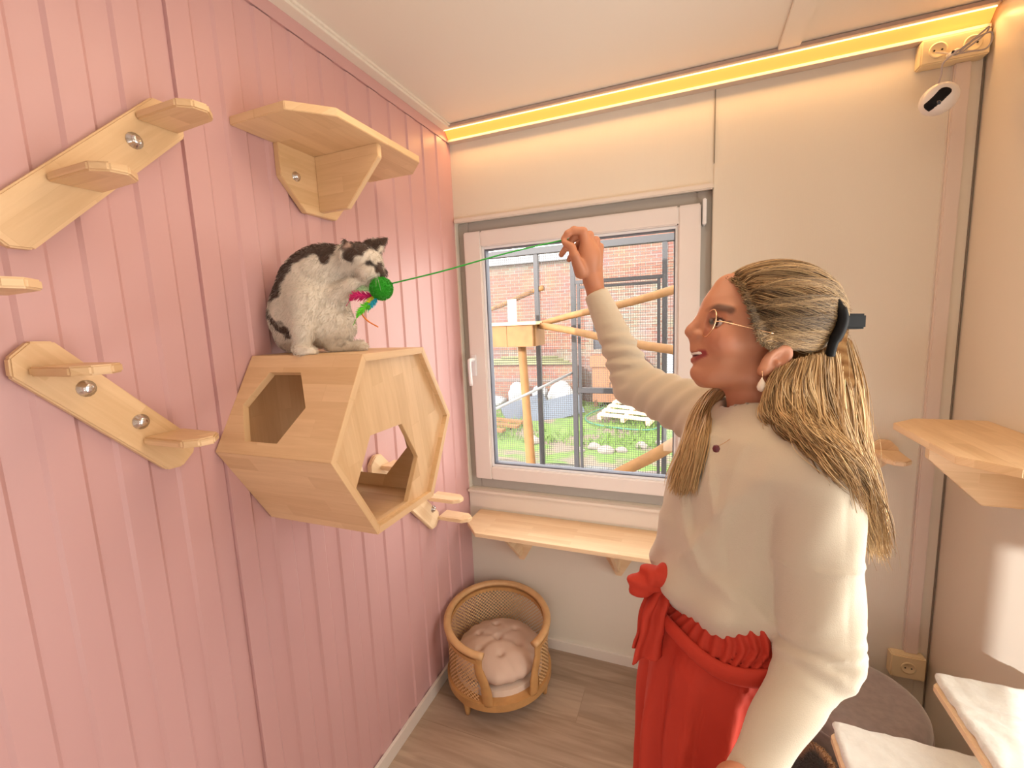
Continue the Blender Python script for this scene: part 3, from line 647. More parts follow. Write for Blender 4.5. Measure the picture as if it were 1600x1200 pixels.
for k,(x,y,r_) in enumerate([(-.25,4.35,.10),(-.05,4.2,.13),(.15,4.3,.09),(-.4,4.15,.08),(.42,4.55,.10),(-1.2,4.4,.12),(-1.32,4.7,.09),(.7,4.7,.11)]):
    blob('stone',(x,y,G_+r_*.25),(r_,r_*.8,r_*.5),M.setdefault('stone',plain('pale_stone',(.58,.50,.44),.9)),['flat pale stone','largest pale stone','pale stone','small pale stone','pale stone nearest the door post','pale stone by the log post','small stone left of the log post','pale stone by the log beam'][k]+' '+['in the middle of the rubble','in the rubble heap','right of the largest one','left of the rubble heap','at the right of the grass','on the soil, nearer one','on the soil, farther back','at the far right'][k],'stone','rubble stones')
# wire enclosure just outside
we=empty('wire_enclosure',(.2,1.5,G_),'grey metal frame of the wire mesh cat enclosure outside the window','enclosure')
gm=M['grey_metal']
def bar(name,a,b,t=.035,par=we,mat=gm): 
    return boxes(name,[(tuple(min(p,q)-t/2 for p,q in zip(a,b)),tuple(max(p,q)+t/2 for p,q in zip(a,b)))],mat,par,.002)
for x in (-.62,-.10,.195,.865): bar('post',(x,1.5,G_),(x,1.5,2.17))
bar('post',(.95,1.5,G_),(.95,1.5,2.3))
bar('top_rail',(-.62,1.5,2.17),(1.5,1.5,2.17),.05)
bar('door_frame',(.238,1.49,G_+.05),(.238,1.49,1.88),.022); bar('door_frame',(.825,1.49,G_+.05),(.825,1.49,1.88),.022)
bar('door_rail',(.195,1.5,1.905),(.865,1.5,1.905),.028); bar('door_rail',(.238,1.49,1.865),(.825,1.49,1.865),.02); bar('door_rail',(.238,1.49,1.07),(.825,1.49,1.07),.04)
tube('side_rail',[(-.171,.72,1.051),(.166,1.5,1.203)],.011,plain('light_rail',(.55,.55,.56),.4),we,8)
tube('side_rail',[(-1.0,1.5,.12),(1.3,1.5,.12)],.008,gm,we,8)
# welded wire: two sheets, kept as one mesh each
def wires(name,x0,x1,z0,z1,y,p,t,parent):
    V=[];F=[]
    def bx(a,b):
        o=len(V)
        for i in (0,1):
            for j in (0,1):
                for k in (0,1): V.append(((a[0],b[0])[i],(a[1],b[1])[j],(a[2],b[2])[k]))
        for f in ((0,1,3,2),(4,6,7,5),(0,4,5,1),(2,3,7,6),(0,2,6,4),(1,5,7,3)): F.append(tuple(o+q for q in f))
    x=x0
    while x<x1: bx((x,y,z0),(x+t,y+t,z1)); x+=p
    z=z0
    while z<z1: bx((x0,y+t,z),(x1,y+2*t,z+t)); z+=p
    return mesh(name,V,F,plain('galvanised_wire',(.12,.11,.12),.5) if 'galvanised_wire' not in bpy.data.materials else bpy.data.materials['galvanised_wire'],parent)
wires('wire_mesh',-.62,1.5,.2,2.15,1.515,.0175,.0022,we)
# log furniture inside the enclosure
lp=empty('log_perch',(-.15,1.3,G_),'wooden perch box on a peeled log post outside the window','perch')
tube('log_post',spline([(-.125,1.3,G_),(-.13,1.3,.4),(-.150,1.3,.9),(-.172,1.3,1.44)],5),[.040]*5+[.038]*5+[.033]*6,M['log'],lp,12)
board('perch_top',[(-.50,-.16),(.0,-.16),(.0,.14),(-.50,.14)],(0,1.3,1.60),X_,Y_,0,.022,M['pine'],lp)
boxes('apron',[((-.46,1.16,1.44),(-.235,1.185,1.60)),((-.235,1.158,1.44),(-.03,1.183,1.60)),((-.035,1.185,1.44),(-.02,1.42,1.60))],M['log'],lp,.003)
sg=setp(boxes('paper_sign',[((-.225,1.17,1.622),(-.155,1.176,1.79))],plain('paper',(.88,.86,.82),.8)),'white paper card standing on the log perch outside','sign')
tl=boxes('faint_print',[((-.212,1.1685,1.76-.018*k),(-.212+.044-.012*(k%2),1.17,1.763-.018*k)) for k in range(7)],plain('faint_ink',(.62,.61,.60),.8),None); tl.parent=sg
def log(a,b,r0,r1,label):
    P=[np.array(a)+(np.array(b)-np.array(a))*t+np.array([0,0,.006*math.sin(t*9)]) for t in np.linspace(0,1,12)]
    return setp(tube('log_beam',P,list(np.linspace(r0,r1,12)),M['log'],None,12),label,'log')
log((-.02,1.32,1.60),(1.25,1.02,1.84),.022,.030,'peeled log beam outside rising to the right behind her hand')
log((-.01,1.26,1.59),(1.25,.80,1.36),.024,.030,'peeled log beam outside sloping down to the right behind her arm')
log((.40,1.02,.44),(1.25,.98,1.02),.036,.042,'thick peeled log beam at the bottom right corner of the window')
log((-1.0,1.9,1.66),(-.05,1.5,1.88),.018,.022,'thin peeled branch behind the paper card')
for m_ in bpy.data.materials:      # light balance put into colour: outdoor tones darkened against the strong sky
    if m_.name.split('.')[0] in ('red_brick','old_brick','pale_brick','peeled_log','paving','garden_soil','grass_blades','grey_roofing','pale_blue_panel','cap_grey','green_cane','orange_board','white_sack','blue_grey_sheet','pale_stone','paper','green_hose','grey_metal','galvanised_wire','light_rail'):
        nt_=m_.node_tree; b_=nt_.nodes['Principled BSDF']
        if not b_.inputs['Base Color'].links: b_.inputs['Base Color'].default_value=[c*.36 for c in b_.inputs['Base Color'].default_value[:3]]+[1]; continue
        l_=b_.inputs['Base Color'].links[0]; so=l_.from_socket; nt_.links.remove(l_)
        v_=nt_.nodes.new('ShaderNodeVectorMath'); v_.operation='SCALE'; v_.inputs['Scale'].default_value=.36; nt_.links.new(so,v_.inputs[0]); nt_.links.new(v_.outputs[0],b_.inputs['Base Color'])
# @@FIG
# ================================================================== CAT
def paint(P,base,spots):
    """pigment patches: spots=(centre,radius,colour[,stretch])"""
    C=np.tile(np.array(base,float),(len(P),1)); wob=.003*(np.sin(P[:,0]*190+P[:,2]*130)+np.sin(P[:,1]*170-P[:,2]*210)+np.sin(P[:,1]*420)*.6)
    for c,r,col in spots:
        if np.ndim(c)==2: Q=P-FW*((P-np.array(c[0]))@FW)[:,None]*.65; d=np.min([cap(Q,c[i]-FW*((c[i]-c[0])@FW)*.65,c[i+1]-FW*((c[i+1]-c[0])@FW)*.65,0) for i in range(len(c)-1)],0)
        else: q=P-np.array(c); d=np.linalg.norm(q-FW*(q@FW)[:,None]*.65,axis=1)
        k=np.clip((r-(d+wob))/.006+.5,0,1)[:,None]; C=C*(1-k)+np.array(col)*k
    return C
def cp(px,py,d=1.17): return pt(d,px,py)
ct=empty('cat',(.2,-1.05,1.565),'white and dark brown cat sitting hunched on top of the hexagonal house, patting a toy','cat')
head=cp(566,408,1.155)
def catd(P):
    d=ell(P,cp(487,462,1.20),(.088,.078,.098),(RT,FW,UP))
    d=smin(d,ell(P,cp(474,500,1.20),(.080,.085,.075),(RT,FW,UP)),.05)
    d=smin(d,ell(P,cp(500,425,1.19),(.075,.062,.060),((RT*.8+UP*.6),FW,(UP*.8-RT*.6))),.05)
    d=smin(d,cap(P,cp(512,420,1.18),cp(545,412,1.165),.052,.046),.03)
    d=smin(d,ell(P,cp(515,495,1.18),(.045,.05,.07),(RT,FW,UP)),.04)          # chest / belly
    d=smin(d,ell(P,head,(.052,.047,.043),((RT*.93-UP*.36),FW,(UP*.93+RT*.36))),.02)
    d=smin(d,ell(P,cp(588,424,1.145),(.026,.026,.019),((RT*.8-UP*.6),FW,(UP*.8+RT*.6))),.014)  # muzzle
    d=smin(d,sph(P,cp(574,426,1.128),.022),.014); 
    d=smin(d,sph(P,cp(596,424,1.150),.009),.008)
    # near front leg, planted
    d=smin(d,cap(P,cp(478,470,1.13),cp(474,515,1.11),.036,.026),.03)
    d=smin(d,cap(P,cp(474,515,1.11),cp(472,543,1.105),.024,.019),.012)
    d=smin(d,ell(P,cp(478,549,1.093),(.026,.024,.014),(RT,FW,UP)),.010)
    for k in range(4): d=smin(d,sph(P,cp(470+6.5*k,553-.8*abs(k-1.5),1.078+.003*k),.0075),.004)
    # haunch and hind foot pointing right
    d=smin(d,ell(P,cp(520,512,1.175),(.058,.045,.052),(RT,FW,UP)),.03)
    d=smin(d,cap(P,cp(520,541,1.16),cp(560,541,1.17),.016,.015),.012)
    d=smin(d,sph(P,cp(566,542,1.17),.0155),.008)
    d=smin(d,cap(P,cp(452,530,1.2),cp(470,545,1.19),.03,.02),.02)
    # raised far paw patting the toy
    d=smin(d,cap(P,cp(528,462,1.15),cp(548,447,1.135),.026,.017),.02)
    d=smin(d,cap(P,cp(548,447,1.135),cp(570,440,1.14),.014,.012),.012)
    d=smin(d,ell(P,cp(575,443,1.14),(.014,.011,.010),(RT,FW,UP)),.006)
    # ears
    for (bx,by,bd),(tx,ty,td) in (((545,397,1.112),(537,373,1.10)),((584,387,1.18),(606,372,1.19))):
        b=cp(bx,by,bd); t=cp(tx,ty,td); dr=t-b; L=np.linalg.norm(dr); dr/=L; sd=np.cross(dr,FW); sd/=np.linalg.norm(sd); fr=np.cross(dr,sd)
        q=P-b; a=q@dr; wv=.023*(1-np.clip(a/L,0,1))+.002
        e=np.maximum(np.abs(q@sd)-wv,np.abs(q@fr)-.0035-.006*np.clip(1-a/L,0,1)); e=np.maximum(e,np.maximum(-a-.012,a-L)); d=smin(d,e*.8,.006)
    # eye hollow
    d=smax(d,-sph(P,cp(580,411,1.108),.008),.006)
    return d
lo=np.array([-.02,-1.30,1.552]);hi=np.array([.34,-.74,1.92])
Vc,Fc=surfnet(catd,lo,hi,.0038)
Vc[:,2]=np.maximum(Vc[:,2],1.5665)
dk=(.055,.028,.018); wh=(.72,.66,.58)
spots=[([cp(496,388,1.15),cp(466,402,1.15),cp(442,428,1.15),cp(433,462,1.15)],.022,dk),
 (cp(514,392,1.155),.030,dk),(cp(508,402,1.13),.018,dk),
 (cp(556,386,1.12),.030,dk),(cp(572,382,1.15),.032,dk),(cp(548,400,1.115),.018,dk),(cp(604,374,1.19),.026,dk),(cp(545,378,1.12),.018,dk),
 ([cp(424,488,1.16),cp(434,508,1.15),cp(450,520,1.13)],.012,dk),([cp(542,531,1.14),cp(530,541,1.13)],.006,dk),
 ([cp(592,410,1.12),cp(597,424,1.13),cp(599,430,1.145)],.010,dk),(cp(578,412,1.108),.0065,(.02,.012,.01)),([cp(575,409,1.105),cp(586,414,1.115)],.004,(.02,.012,.01)),
 (cp(541,386,1.10),.007,(.45,.30,.24))]
npmesh('body',Vc,Fc,vcol('cat_fur',.9,sheen=.3,bump=.35,bscale=260),ct,paint(Vc,wh,spots))
# fur: short strands over the body
def fur(V,F,C,n,ln,down,width):
    q=V[F]; c=q.mean(1); nr=np.cross(q[:,1]-q[:,0],q[:,2]-q[:,0]); ar=np.linalg.norm(nr,axis=1); nr/=ar[:,None]+1e-12
    ii=rng.choice(len(F),n,p=ar/ar.sum()); u=rng.random((n,1)); v=rng.random((n,1)); f=q[ii]
    p=(f[:,0]*(1-u)+f[:,1]*u)*(1-v)+(f[:,3]*(1-u)+f[:,2]*u)*v; N_=nr[ii]
    dn=np.array(down)+rng.normal(0,.25,(n,3)); dn=dn-N_*(dn*N_).sum(1,keepdims=True); l=ln*rng.uniform(.6,1.2,(n,1))
    tip=p+N_*l*.38+dn*l; mid=p+N_*l*.28+dn*l*.4
    col=C[F[ii,0]]*rng.uniform(.86,1.12,(n,1))
    return ribbons(np.stack([p,mid,tip],1),np.tile(np.array([width,width*.8,width*.15]),(n,1)),col)
Vf,Ff,Cf=fur(Vc,Fc,paint(Vc,wh,spots),15000,.012,-UP*.7-RT*.35,.0005)
npmesh('fur',Vf,Ff,vcol('cat_fur_strands',.8,sheen=.2),ct,Cf)
wk=[]
for s in range(7):
    a=cp(588,428,1.125); b=a+RT*(-.05+.012*s)-UP*(.010*s-.01)-FW*.035; wk.append([a,(a+b)/2+UP*.003,b])
wv,wf,wc=ribbons(np.array(wk),np.tile([.0004,.0003,.0001],(7,1)),np.tile([.9,.88,.84],(7,1))); npmesh('whiskers',wv,wf,vcol('whisker',.4),ct,wc)
# ------------------------------------------------------------------ toy held by the woman
ty=empty('feather_teaser',pt(1.135,596,451),'green pom-pom teaser with coloured feathers on a long thin green wand held over the cat','cat toy')
pc=pt(1.135,596,451)
Vp,Fp=surfnet(lambda P: sph(P,pc,.027)-.0018*np.sin(P[:,0]*700)*np.sin(P[:,1]*650)*np.sin(P[:,2]*720),pc-.036,pc+.036,.003)
gcol=np.tile([.03,.42,.02],(len(Vp),1))
npmesh('pom_pom',Vp,Fp,plain('green_pom',(.03,.42,.02),.95,sheen=.5),ty)
V1,F1,C1=fur(Vp,Fp,gcol,2600,.009,(0,0,-.1),.0006); pm=npmesh('pom_fibres',V1,F1,vcol('green_fibres',.8),ty,C1)
wand=spline([pt(1.12,612,443),pt(1.09,690,424),pt(1.09,790,396),pt(1.10,878,375.5),pt(1.105,905,372)],10)
tube('wand',wand,.0019,plain('green_wand',(.03,.42,.06),.35),ty,8)
def feather(name,P,wdt,col,n=90):
    P=spline(P,8); K=len(P); t=np.gradient(P,axis=0); t/=np.linalg.norm(t,axis=1,keepdims=True); sd=np.cross(t,FW); sd/=np.linalg.norm(sd,axis=1,keepdims=True)
    pa=[];
    for i in range(n):
        u=(i+rng.random())/n*(K-1); j=min(int(u),K-2); b=P[j]+(P[j+1]-P[j])*(u-j); wl=wdt*math.sin(min(1,(u/K)*1.15+.12)*PI)**.6
        for s in (-1,1):
            d=sd[j]*s+t[j]*1.1+rng.normal(0,.18,3); d/=np.linalg.norm(d); tip=b+d*wl*rng.uniform(.7,1.1); pa.append([b,(b+tip)/2+t[j]*.001,tip])
    pa=np.array(pa); V,F,C=ribbons(pa,np.tile([.0011,.0010,.0003],(len(pa),1)),np.array(col)*rng.uniform(.7,1.3,(len(pa),1)))
    sv,sf=tube(None,list(P),.0007,None,n=5); n0=len(V); V=np.concatenate([V,np.array(sv)]); F=np.concatenate([F,np.array([f for f in sf if len(f)==4])+n0]); C=np.concatenate([C,np.tile(col,(len(sv),1))])
    return npmesh(name,V,F,bpy.data.materials.get('feather_fibres') or vcol('feather_fibres',.7),ty,C)
f0=pt(1.135,588,462)
feather('feather',[f0,pt(1.13,570,462),pt(1.12,552,464),pt(1.12,541,478)],.020,(.55,.005,.14))
feather('feather',[f0,pt(1.13,577,474),pt(1.12,562,488),pt(1.12,552,508)],.018,(.10,.62,.02))
feather('feather',[f0,pt(1.13,584,472),pt(1.13,577,480),pt(1.13,575,488)],.012,(.02,.45,.62))
feather('feather',[f0,pt(1.13,575,452),pt(1.13,556,452),pt(1.13,542,457)],.012,(.45,.70,.40))
feather('feather',[f0,pt(1.13,578,470),pt(1.13,569,482)],.010,(.75,.70,.03))
tube('orange_strand',spline([f0,pt(1.13,566,485),pt(1.13,573,500),pt(1.125,591,511)],6),[.0012]*6+[.002]*8+[.0016]*5,plain('orange_strand',(.80,.22,.03),.5),ty,6)
# ================================================================== WOMAN
wo=empty('person',(1.14,-1.12,0),'woman in cream knit top and red trousers, long half-tied blonde hair, holding up a toy','person')
D0=.78
def hp(px,py,c=0.0):
    """face-profile point: c metres from her middle plane towards the viewer, drawn where the ray through (px,py) of the middle plane meets it"""
    return CAM+D0*(FW+RT*(px-800)/FPX+UP*(600-py)/FPX)-FW*c
s_=D0/FPX
def hq(px,py,c=0.0): return pt(D0-c,px,py)
def HD(P,hair=False):
    Pn=None
    A1=(RT*math.cos(.18)+UP*math.sin(.18)); B1=(UP*math.cos(.18)-RT*math.sin(.18))
    d=ell(P,hp(1199,499),(.099,.074,.086),(A1,FW,B1))                      # skull
    d=smin(d,ell(P,hp(1134,532),(.050,.050,.078),(A1,FW,B1)),.03)           # face block
    for c in (-1,1):
        d=smin(d,cap(P,hp(1172,588,.046*c),hp(1104,592,.014*c),.015,.014),.022)   # jaw line
        d=smin(d,sph(P,hp(1113,538,.034*c),.020),.022)                     # cheek
        d=smin(d,cap(P,hp(1112,492,.014*c),hp(1122,494,.040*c),.009,.009),.014) # brow
    d=smin(d,ell(P,hp(1125,578),(.036,.038,.022),(A1,FW,B1)),.02)
    d=smin(d,sph(P,hp(1091,582),.0135),.012)                                # chin
    d=smin(d,cap(P,hp(1130,472),hp(1139,450),.0215,.022),.03)                # forehead
    for c in (-1,1): d=smax(d,-sph(P,hp(1105,507,.030*c),.0115),.012)       # eye sockets
    for c in (-1,1):
        d=smin(d,cap(P,hp(1108,503,.018*c),hp(1111,501.5,.033*c),.0040,.0042),.004); d=smin(d,cap(P,hp(1111,501.5,.033*c),hp(1120,509,.043*c),.0042,.003),.004)
        d=smin(d,cap(P,hp(1110,514,.018*c),hp(1114,515,.033*c),.0035,.0035),.005); d=smin(d,cap(P,hp(1114,515,.033*c),hp(1120,510,.043*c),.0035,.003),.005)
    d=smin(d,cap(P,hp(1105,490),hp(1082,512),.0080,.0082),.010)             # nose bridge
    d=smin(d,sph(P,hp(1078,518.5),.0090),.006)
    for c in (-1,1): d=smin(d,sph(P,hp(1087,525,.010*c),.0072),.006); d=smax(d,-sph(P,hp(1084,532,.006*c),.0035),.003)
    d=smin(d,cap(P,hp(1088,530),hp(1089,548),.011,.011),.010)                # philtrum
    d=smin(d,ell(P,hp(1103,555),(.020,.026,.024),(A1,FW,B1)),.012)
    # open smile: slot then lips
    for c in (-1,1): d=smax(d,-cap(P,hp(1080,555),hp(1095,553,.022*c),.0060,.0022),.002)
    for c in (-1,1):
        d=smin(d,cap(P,hp(1084,547),hp(1094,551.5,.023*c),.0045,.0025),.003)
        d=smin(d,cap(P,hp(1085,563),hp(1095,554,.023*c),.0058,.0025),.003)
    d=smin(d,cap(P,hp(1180,585),hp(1195,680),.050,.054),.02)                 # neck
    d=smin(d,ell(P,hp(1200,700),(.09,.12,.05),(RT,FW,UP)),.04)
    # ears
    for c in (-1,1):
        ex,ey=hp(1175,566,.072*c),None
        ax=(hp(1197,549,0)-hp(1153,585,0)); ax/=np.linalg.norm(ax); bx=np.cross(FW,ax); nn=FW*c*-1
        e=ell(P,ex,(.031,.0185,.0075),(ax,bx,nn)); 
        e=smax(e,-ell(P,ex-FW*.009*c+ax*.003,(.019,.010,.008),(ax,bx,nn)),.004)
        e=smin(e,sph(P,ex-ax*.004+bx*.004-FW*.004*c,.005),.004)
        e=smin(e,sph(P,hp(1156,582,.072*c),.0085),.006)
        d=smin(d,e,.005)
    return d
hl=np.array([.93,-1.30,1.36]);hh_=np.array([1.36,-.93,1.76])
Vh,Fh=surfnet(HD,hl,hh_,.0027)
skin=(.50,.215,.12)
def skincol(P):
    C=np.tile(np.array(skin,float),(len(P),1))
    def mixin(d,r,col,soft=.002):
        nonlocal C; k=np.clip((r-d)/soft+.5,0,1)[:,None]; C=C*(1-k)+np.array(col)*k
    for c in (-1,1):
        mixin(np.minimum(cap(P,hp(1084,547),hp(1094,551.5,.023*c),0),cap(P,hp(1084,563),hp(1095,554,.023*c),0)),.0052,(.26,.03,.035))
        mixin(np.minimum(cap(P,hp(1103,489,.016*c),hp(1108,486,.034*c),0),cap(P,hp(1108,486,.034*c),hp(1120,492,.050*c),0)),.0068,(.13,.05,.028),.005)
        mixin(sph(P,hp(1112,537,.040*c),0),.016,(.50,.185,.11),.03)
        mixin(np.minimum(cap(P,hp(1104,505,.018*c),hp(1107,503,.033*c),0),cap(P,hp(1107,503,.033*c),hp(1120,511,.047*c),0)),.0048,(.04,.015,.012))
    mixin(sph(P,hp(1088,555),0),.007,(.12,.02,.02))
    return C
# right hand (raised) and forearm, left hand (hanging)
def hand_right(P):
    w0=pt(1.125,937,480); w1=pt(1.12,926,438)
    d=cap(P,w0,w1,.0245,.0225)
    # palm: two broad metacarpal rolls
    kn=[pt(1.085,911,362),pt(1.105,921,368),pt(1.125,931,376),pt(1.143,937,386)]
    for k in kn: d=smin(d,cap(P,w1+(k-kn[1])*.25,k,.017,.0105),.012)
    d=smin(d,ell(P,pt(1.105,920,402),(.028,.022,.036),(RT,FW,UP)),.015)
    fing=[(kn[0],pt(1.085,897,360),pt(1.085,887,365),pt(1.09,880.5,373)),
          (kn[1],pt(1.10,899,369),pt(1.105,888,382),pt(1.11,877,398)),
          (kn[2],pt(1.125,907,377),pt(1.125,897,392),pt(1.125,889,406)),
          (kn[3],pt(1.145,918,386),pt(1.145,908,398),pt(1.14,901,408))]
    fd=None
    for i,f in enumerate(fing):
        r=[.0105,.0108,.0102,.009][i]; e=cap(P,f[0],f[1],r,r*.90); e=smin(e,cap(P,f[1],f[2],r*.90,r*.80),.003); e=smin(e,cap(P,f[2],f[3],r*.80,r*.62),.003)
        e=smin(e,sph(P,f[1],r*.95),.002); fd=e if fd is None else np.minimum(fd,e)
    d=smin(d,fd,.004)
    t=(pt(1.10,908,425),pt(1.075,898,400),pt(1.075,893,386),pt(1.085,882,379))
    e=smin(cap(P,t[0],t[1],.017,.0115),cap(P,t[1],t[2],.0115,.0098),.004); e=smin(e,cap(P,t[2],t[3],.0098,.0072),.003)
    return smin(d,e,.007)
c0=pt(1.11,915,420)
Vr,Fr=surfnet(hand_right,c0-np.array([.10,.10,.14]),c0+np.array([.09,.10,.12]),.0028)
# hanging left arm end: wrist and hand with five fingers
lw=pt(.568,1142,1262); dn=np.array([-.18,-.04,-.98]); dn/=np.linalg.norm(dn); fo=-RT*np.array([1,1,0]); fo/=np.linalg.norm(fo); ot=np.cross(fo,dn)
def hand_left(P):
    d=cap(P,lw-dn*.03,lw+dn*.02,.027,.023)
    kn=[lw+dn*.088+fo*(.030-.020*i)*1.0+ot*.004*(i%2) for i in range(4)]
    for k in kn: d=smin(d,cap(P,lw+dn*.02+(k-kn[1])*.2,k,.014,.0105),.012)
    d_f=None
    for i,k in enumerate(kn):
        L=[.068,.075,.070,.055][i]; r=[.0098,.0100,.0095,.0085][i]; a=k+dn*L*.42-ot*.006; b=a+dn*L*.30-ot*.012+fo*.001; c=b+dn*L*.22-ot*.014
        e=smin(smin(cap(P,k,a,r,r*.9),cap(P,a,b,r*.9,r*.82),.003),cap(P,b,c,r*.82,r*.65),.003); d_f=e if d_f is None else np.minimum(d_f,e)
    d=smin(d,d_f,.004)
    a=lw+dn*.025+fo*.02; b=a+dn*.035+fo*.026-ot*.006; c=b+dn*.035+fo*.006-ot*.006
    return smin(d,smin(cap(P,a,b,.014,.0105),cap(P,b,c,.0105,.0078),.003),.007)
Vl,Fl=surfnet(hand_left,lw+dn*.08-np.array([.11,.09,.14]),lw+dn*.08+np.array([.11,.09,.14]),.0034)
# frame for the torso: A = towards her back, C = towards the viewer (her left), vertical Z
Ah=np.array([RT[0],RT[1],0]);Ah/=np.linalg.norm(Ah); Ch=np.array([Ah[1],-Ah[0],0]); Zv=np.array([0,0,1.])
sp0=hp(1168,800); ORG=np.array([sp0[0],sp0[1],0])
def tp(a,c,z): return ORG+Ah*a+Ch*c+Zv*z
def loc(P): q=P-ORG; return q@Ah,q@Ch,q[:,2]
def legs(P):
    d=None
    for c in (-1,1):
        e=smin(cap(P,tp(-.06,.065*c,.93),tp(-.07,.072*c,.50),.056,.046),cap(P,tp(-.07,.072*c,.50),tp(-.05,.075*c,.09),.046,.034),.03)
        e=smin(e,smin(cap(P,tp(-.05,.075*c,.05),tp(-.20,.09*c,.022),.034,.024),cap(P,tp(-.05,.075*c,.10),tp(-.04,.075*c,.04),.038,.032),.02),.02)
        d=e if d is None else smin(d,e,.02)
    a,c,z=loc(P)
    t=ell(P,tp(-.04,0,1.02),(.070,.12,.12),(Ah,Ch,Zv)); t=smin(t,ell(P,tp(-.01,0,1.26),(.085,.12,.17),(Ah,Ch,Zv)),.06)
    return smin(d,t,.04)
b0=tp(-.2,-.3,0); 
allb=np.array([tp(a,c,z) for a in(-.26,.2) for c in(-.24,.24) for z in(-.01,1.44)])
Vg,Fg=surfnet(legs,allb.min(0),allb.max(0),.012)
Vb,Fb=joinVF([(Vh,Fh),(Vr,Fr),(Vl,Fl),(Vg,Fg)])
npmesh('body',Vb,Fb,vcol('skin',.5,sss=.12,bump=.04,bscale=900),wo,skincol(Vb))
# ---- knitted top
Sn=pt(.635,1270,752); En=pt(.630,1281,1015); Wn=pt(.572,1150,1250)
Sf=pt(.935,1112,655); Ef=pt(1.10,992,600); Wf=pt(1.122,931,458)
ZS=[1.02,1.10,1.15,1.20,1.27,1.34,1.39,1.43,1.462]
AF=[-.108,-.128,-.142,-.148,-.146,-.128,-.105,-.080,-.064]   # front
AB=[.095,.115,.125,.128,.125,.125,.115,.09,.066]             # back
CW=[.125,.132,.138,.138,.138,.144,.152,.130,.072]             # half width
def segt(P,a,b):
    ab=b-a; return np.clip(((P-a)@ab)/(ab@ab),0,1)
RIDGES=[([(1134,650),(1109,684),(1106,735),(1116,805)],.006,8),([(1165,690),(1143,740),(1128,800)],.004,9),([(1205,725),(1185,790),(1178,870)],.004,12),
 ([(1060,765),(1072,840),(1098,898),(1150,942)],.006,9),([(1100,830),(1080,858),(1064,872)],.004,6),([(1120,905),(1160,930),(1212,985)],.005,10),
 ([(1243,735),(1226,780),(1220,850)],-.005,9),([(1150,800),(1135,850),(1140,890)],-.004,9),([(1085,700),(1078,760),(1085,820)],-.004,9)]
def sweater(P):
    a,c,z=loc(P); f=np.interp(z,ZS,AF); k=np.interp(z,ZS,AB); wd=np.interp(z,ZS,CW)
    m=(f+k)/2; r=(k-f)/2; th=np.arctan2(c/wd,(a-m)/r)
    dd=(np.sqrt(((a-m)/r)**2+(c/wd)**2+1e-9)-1)*np.minimum(r,wd)
    # blouse over the waistband at z=1.13 and folds fanning from the shoulder
    dd=dd-.016*np.exp(-((z-1.165)/.03)**2)
    fold=.007*np.sin(th*9+z*22)*np.exp(-((z-1.17)/.07)**2)+.0045*np.sin(th*8+z*11)*np.exp(-((z-1.27)/.10)**2)+.003*np.sin(a*60-z*60)*np.clip((z-1.3)/.06,0,1)*np.exp(-((c-.08)/.10)**2)
    fold+=.0035*np.sin(th*14+z*20)*np.exp(-((z-1.36)/.05)**2)*np.exp(-((a+.08)/.06)**2)
    dd=dd-fold
    v=P-CAM; dp=v@FW; qx=800+FPX*(v@RT)/dp; qy=600-FPX*(v@UP)/dp; Q2=np.stack([qx,qy,0*qx],1)
    for ln,am,wd2 in RIDGES:
        e=np.min([cap(Q2,(*ln[i],0),(*ln[i+1],0),0) for i in range(len(ln)-1)],0); dd=dd-am*np.exp(-(e/wd2)**2)*(c>-.03)
    dd=np.maximum(dd,1.105-z+.012*np.sin(th*7)); dd=smax(dd,z-1.452+.02*np.clip(-a/.06,-1,1),.01)
    sh=cap(P,tp(.012,.0,1.425),tp(.014,.120,1.375),.050,.050); sh=smin(sh,cap(P,tp(.012,0,1.425),tp(.0,-.135,1.40),.055,.056),.03)
    d=smin(dd,sh,.035)
    # hanging sleeve
    t1=segt(P,Sn,En);t2=segt(P,En,Wn); u=np.array([1.,0,0])
    s1=cap(P,Sn,En,.060,.051)-.0035*np.sin(t1*75+a*60)*np.exp(-((t1-.96)/.12)**2)-.0018*np.sin(a*85+t1*12)
    s2=cap(P,En,Wn,.045,.025)-.0045*np.sin(t2*60+a*50)*np.exp(-((t2-.05)/.16)**2)-.0015*np.sin(t2*24+a*60)
    s1=s1-.0032*np.exp(-((t1-.46)/.010)**2)
    v=P-CAM; dp=v@FW; qx=800+FPX*(v@RT)/dp; qy=600-FPX*(v@UP)/dp; s1=s1+.0016*np.exp(-((qx-1322-.02*(qy-720))/3.5)**2)*(c>.1); sl=smin(s1,s2,.02)
    d=smin(d,sl,.003+.02*np.clip((z-1.33)/.06,0,1))
    # raised sleeve with gathered wrinkles
    t3=segt(P,Sf,Ef);t4=segt(P,Ef,Wf)
    s3=cap(P,Sf,Ef,.066,.050)-.0028*np.sin(t3*26+(P@UP)*70)
    gx=P@RT
    s4=cap(P,Ef,Wf,.050,.030)-.0042*np.sin(t4*52+gx*90)*np.exp(-((t4-.28)/.26)**2)-.0012*np.sin(t4*90+gx*60)*(1-t4)
    d=smin(d,smin(s3,s4,.025),.03)
    # open the cuffs and the neck
    cdir=(Wf-Ef)/np.linalg.norm(Wf-Ef); near=np.linalg.norm(P-Wf,axis=1)<.07; d=np.where(near,np.maximum(d,(P-Wf)@cdir),d)
    d=smax(d,-(cap(P,hp(1180,600),hp(1196,690),.056,.060)),.004)
    return d
allb=np.array([tp(a,c,z) for a in(-.19,.19) for c in(-.26,.26) for z in(1.07,1.50)]+[En+.07,En-.07,Wn+.045,Wn-.045,Ef+.07,Ef-.08,Wf+.03,Wf-.04])
Vs,Fs=surfnet(sweater,allb.min(0),allb.max(0),.0052)
npmesh('knitted_top',Vs,Fs,M['knit'],wo)
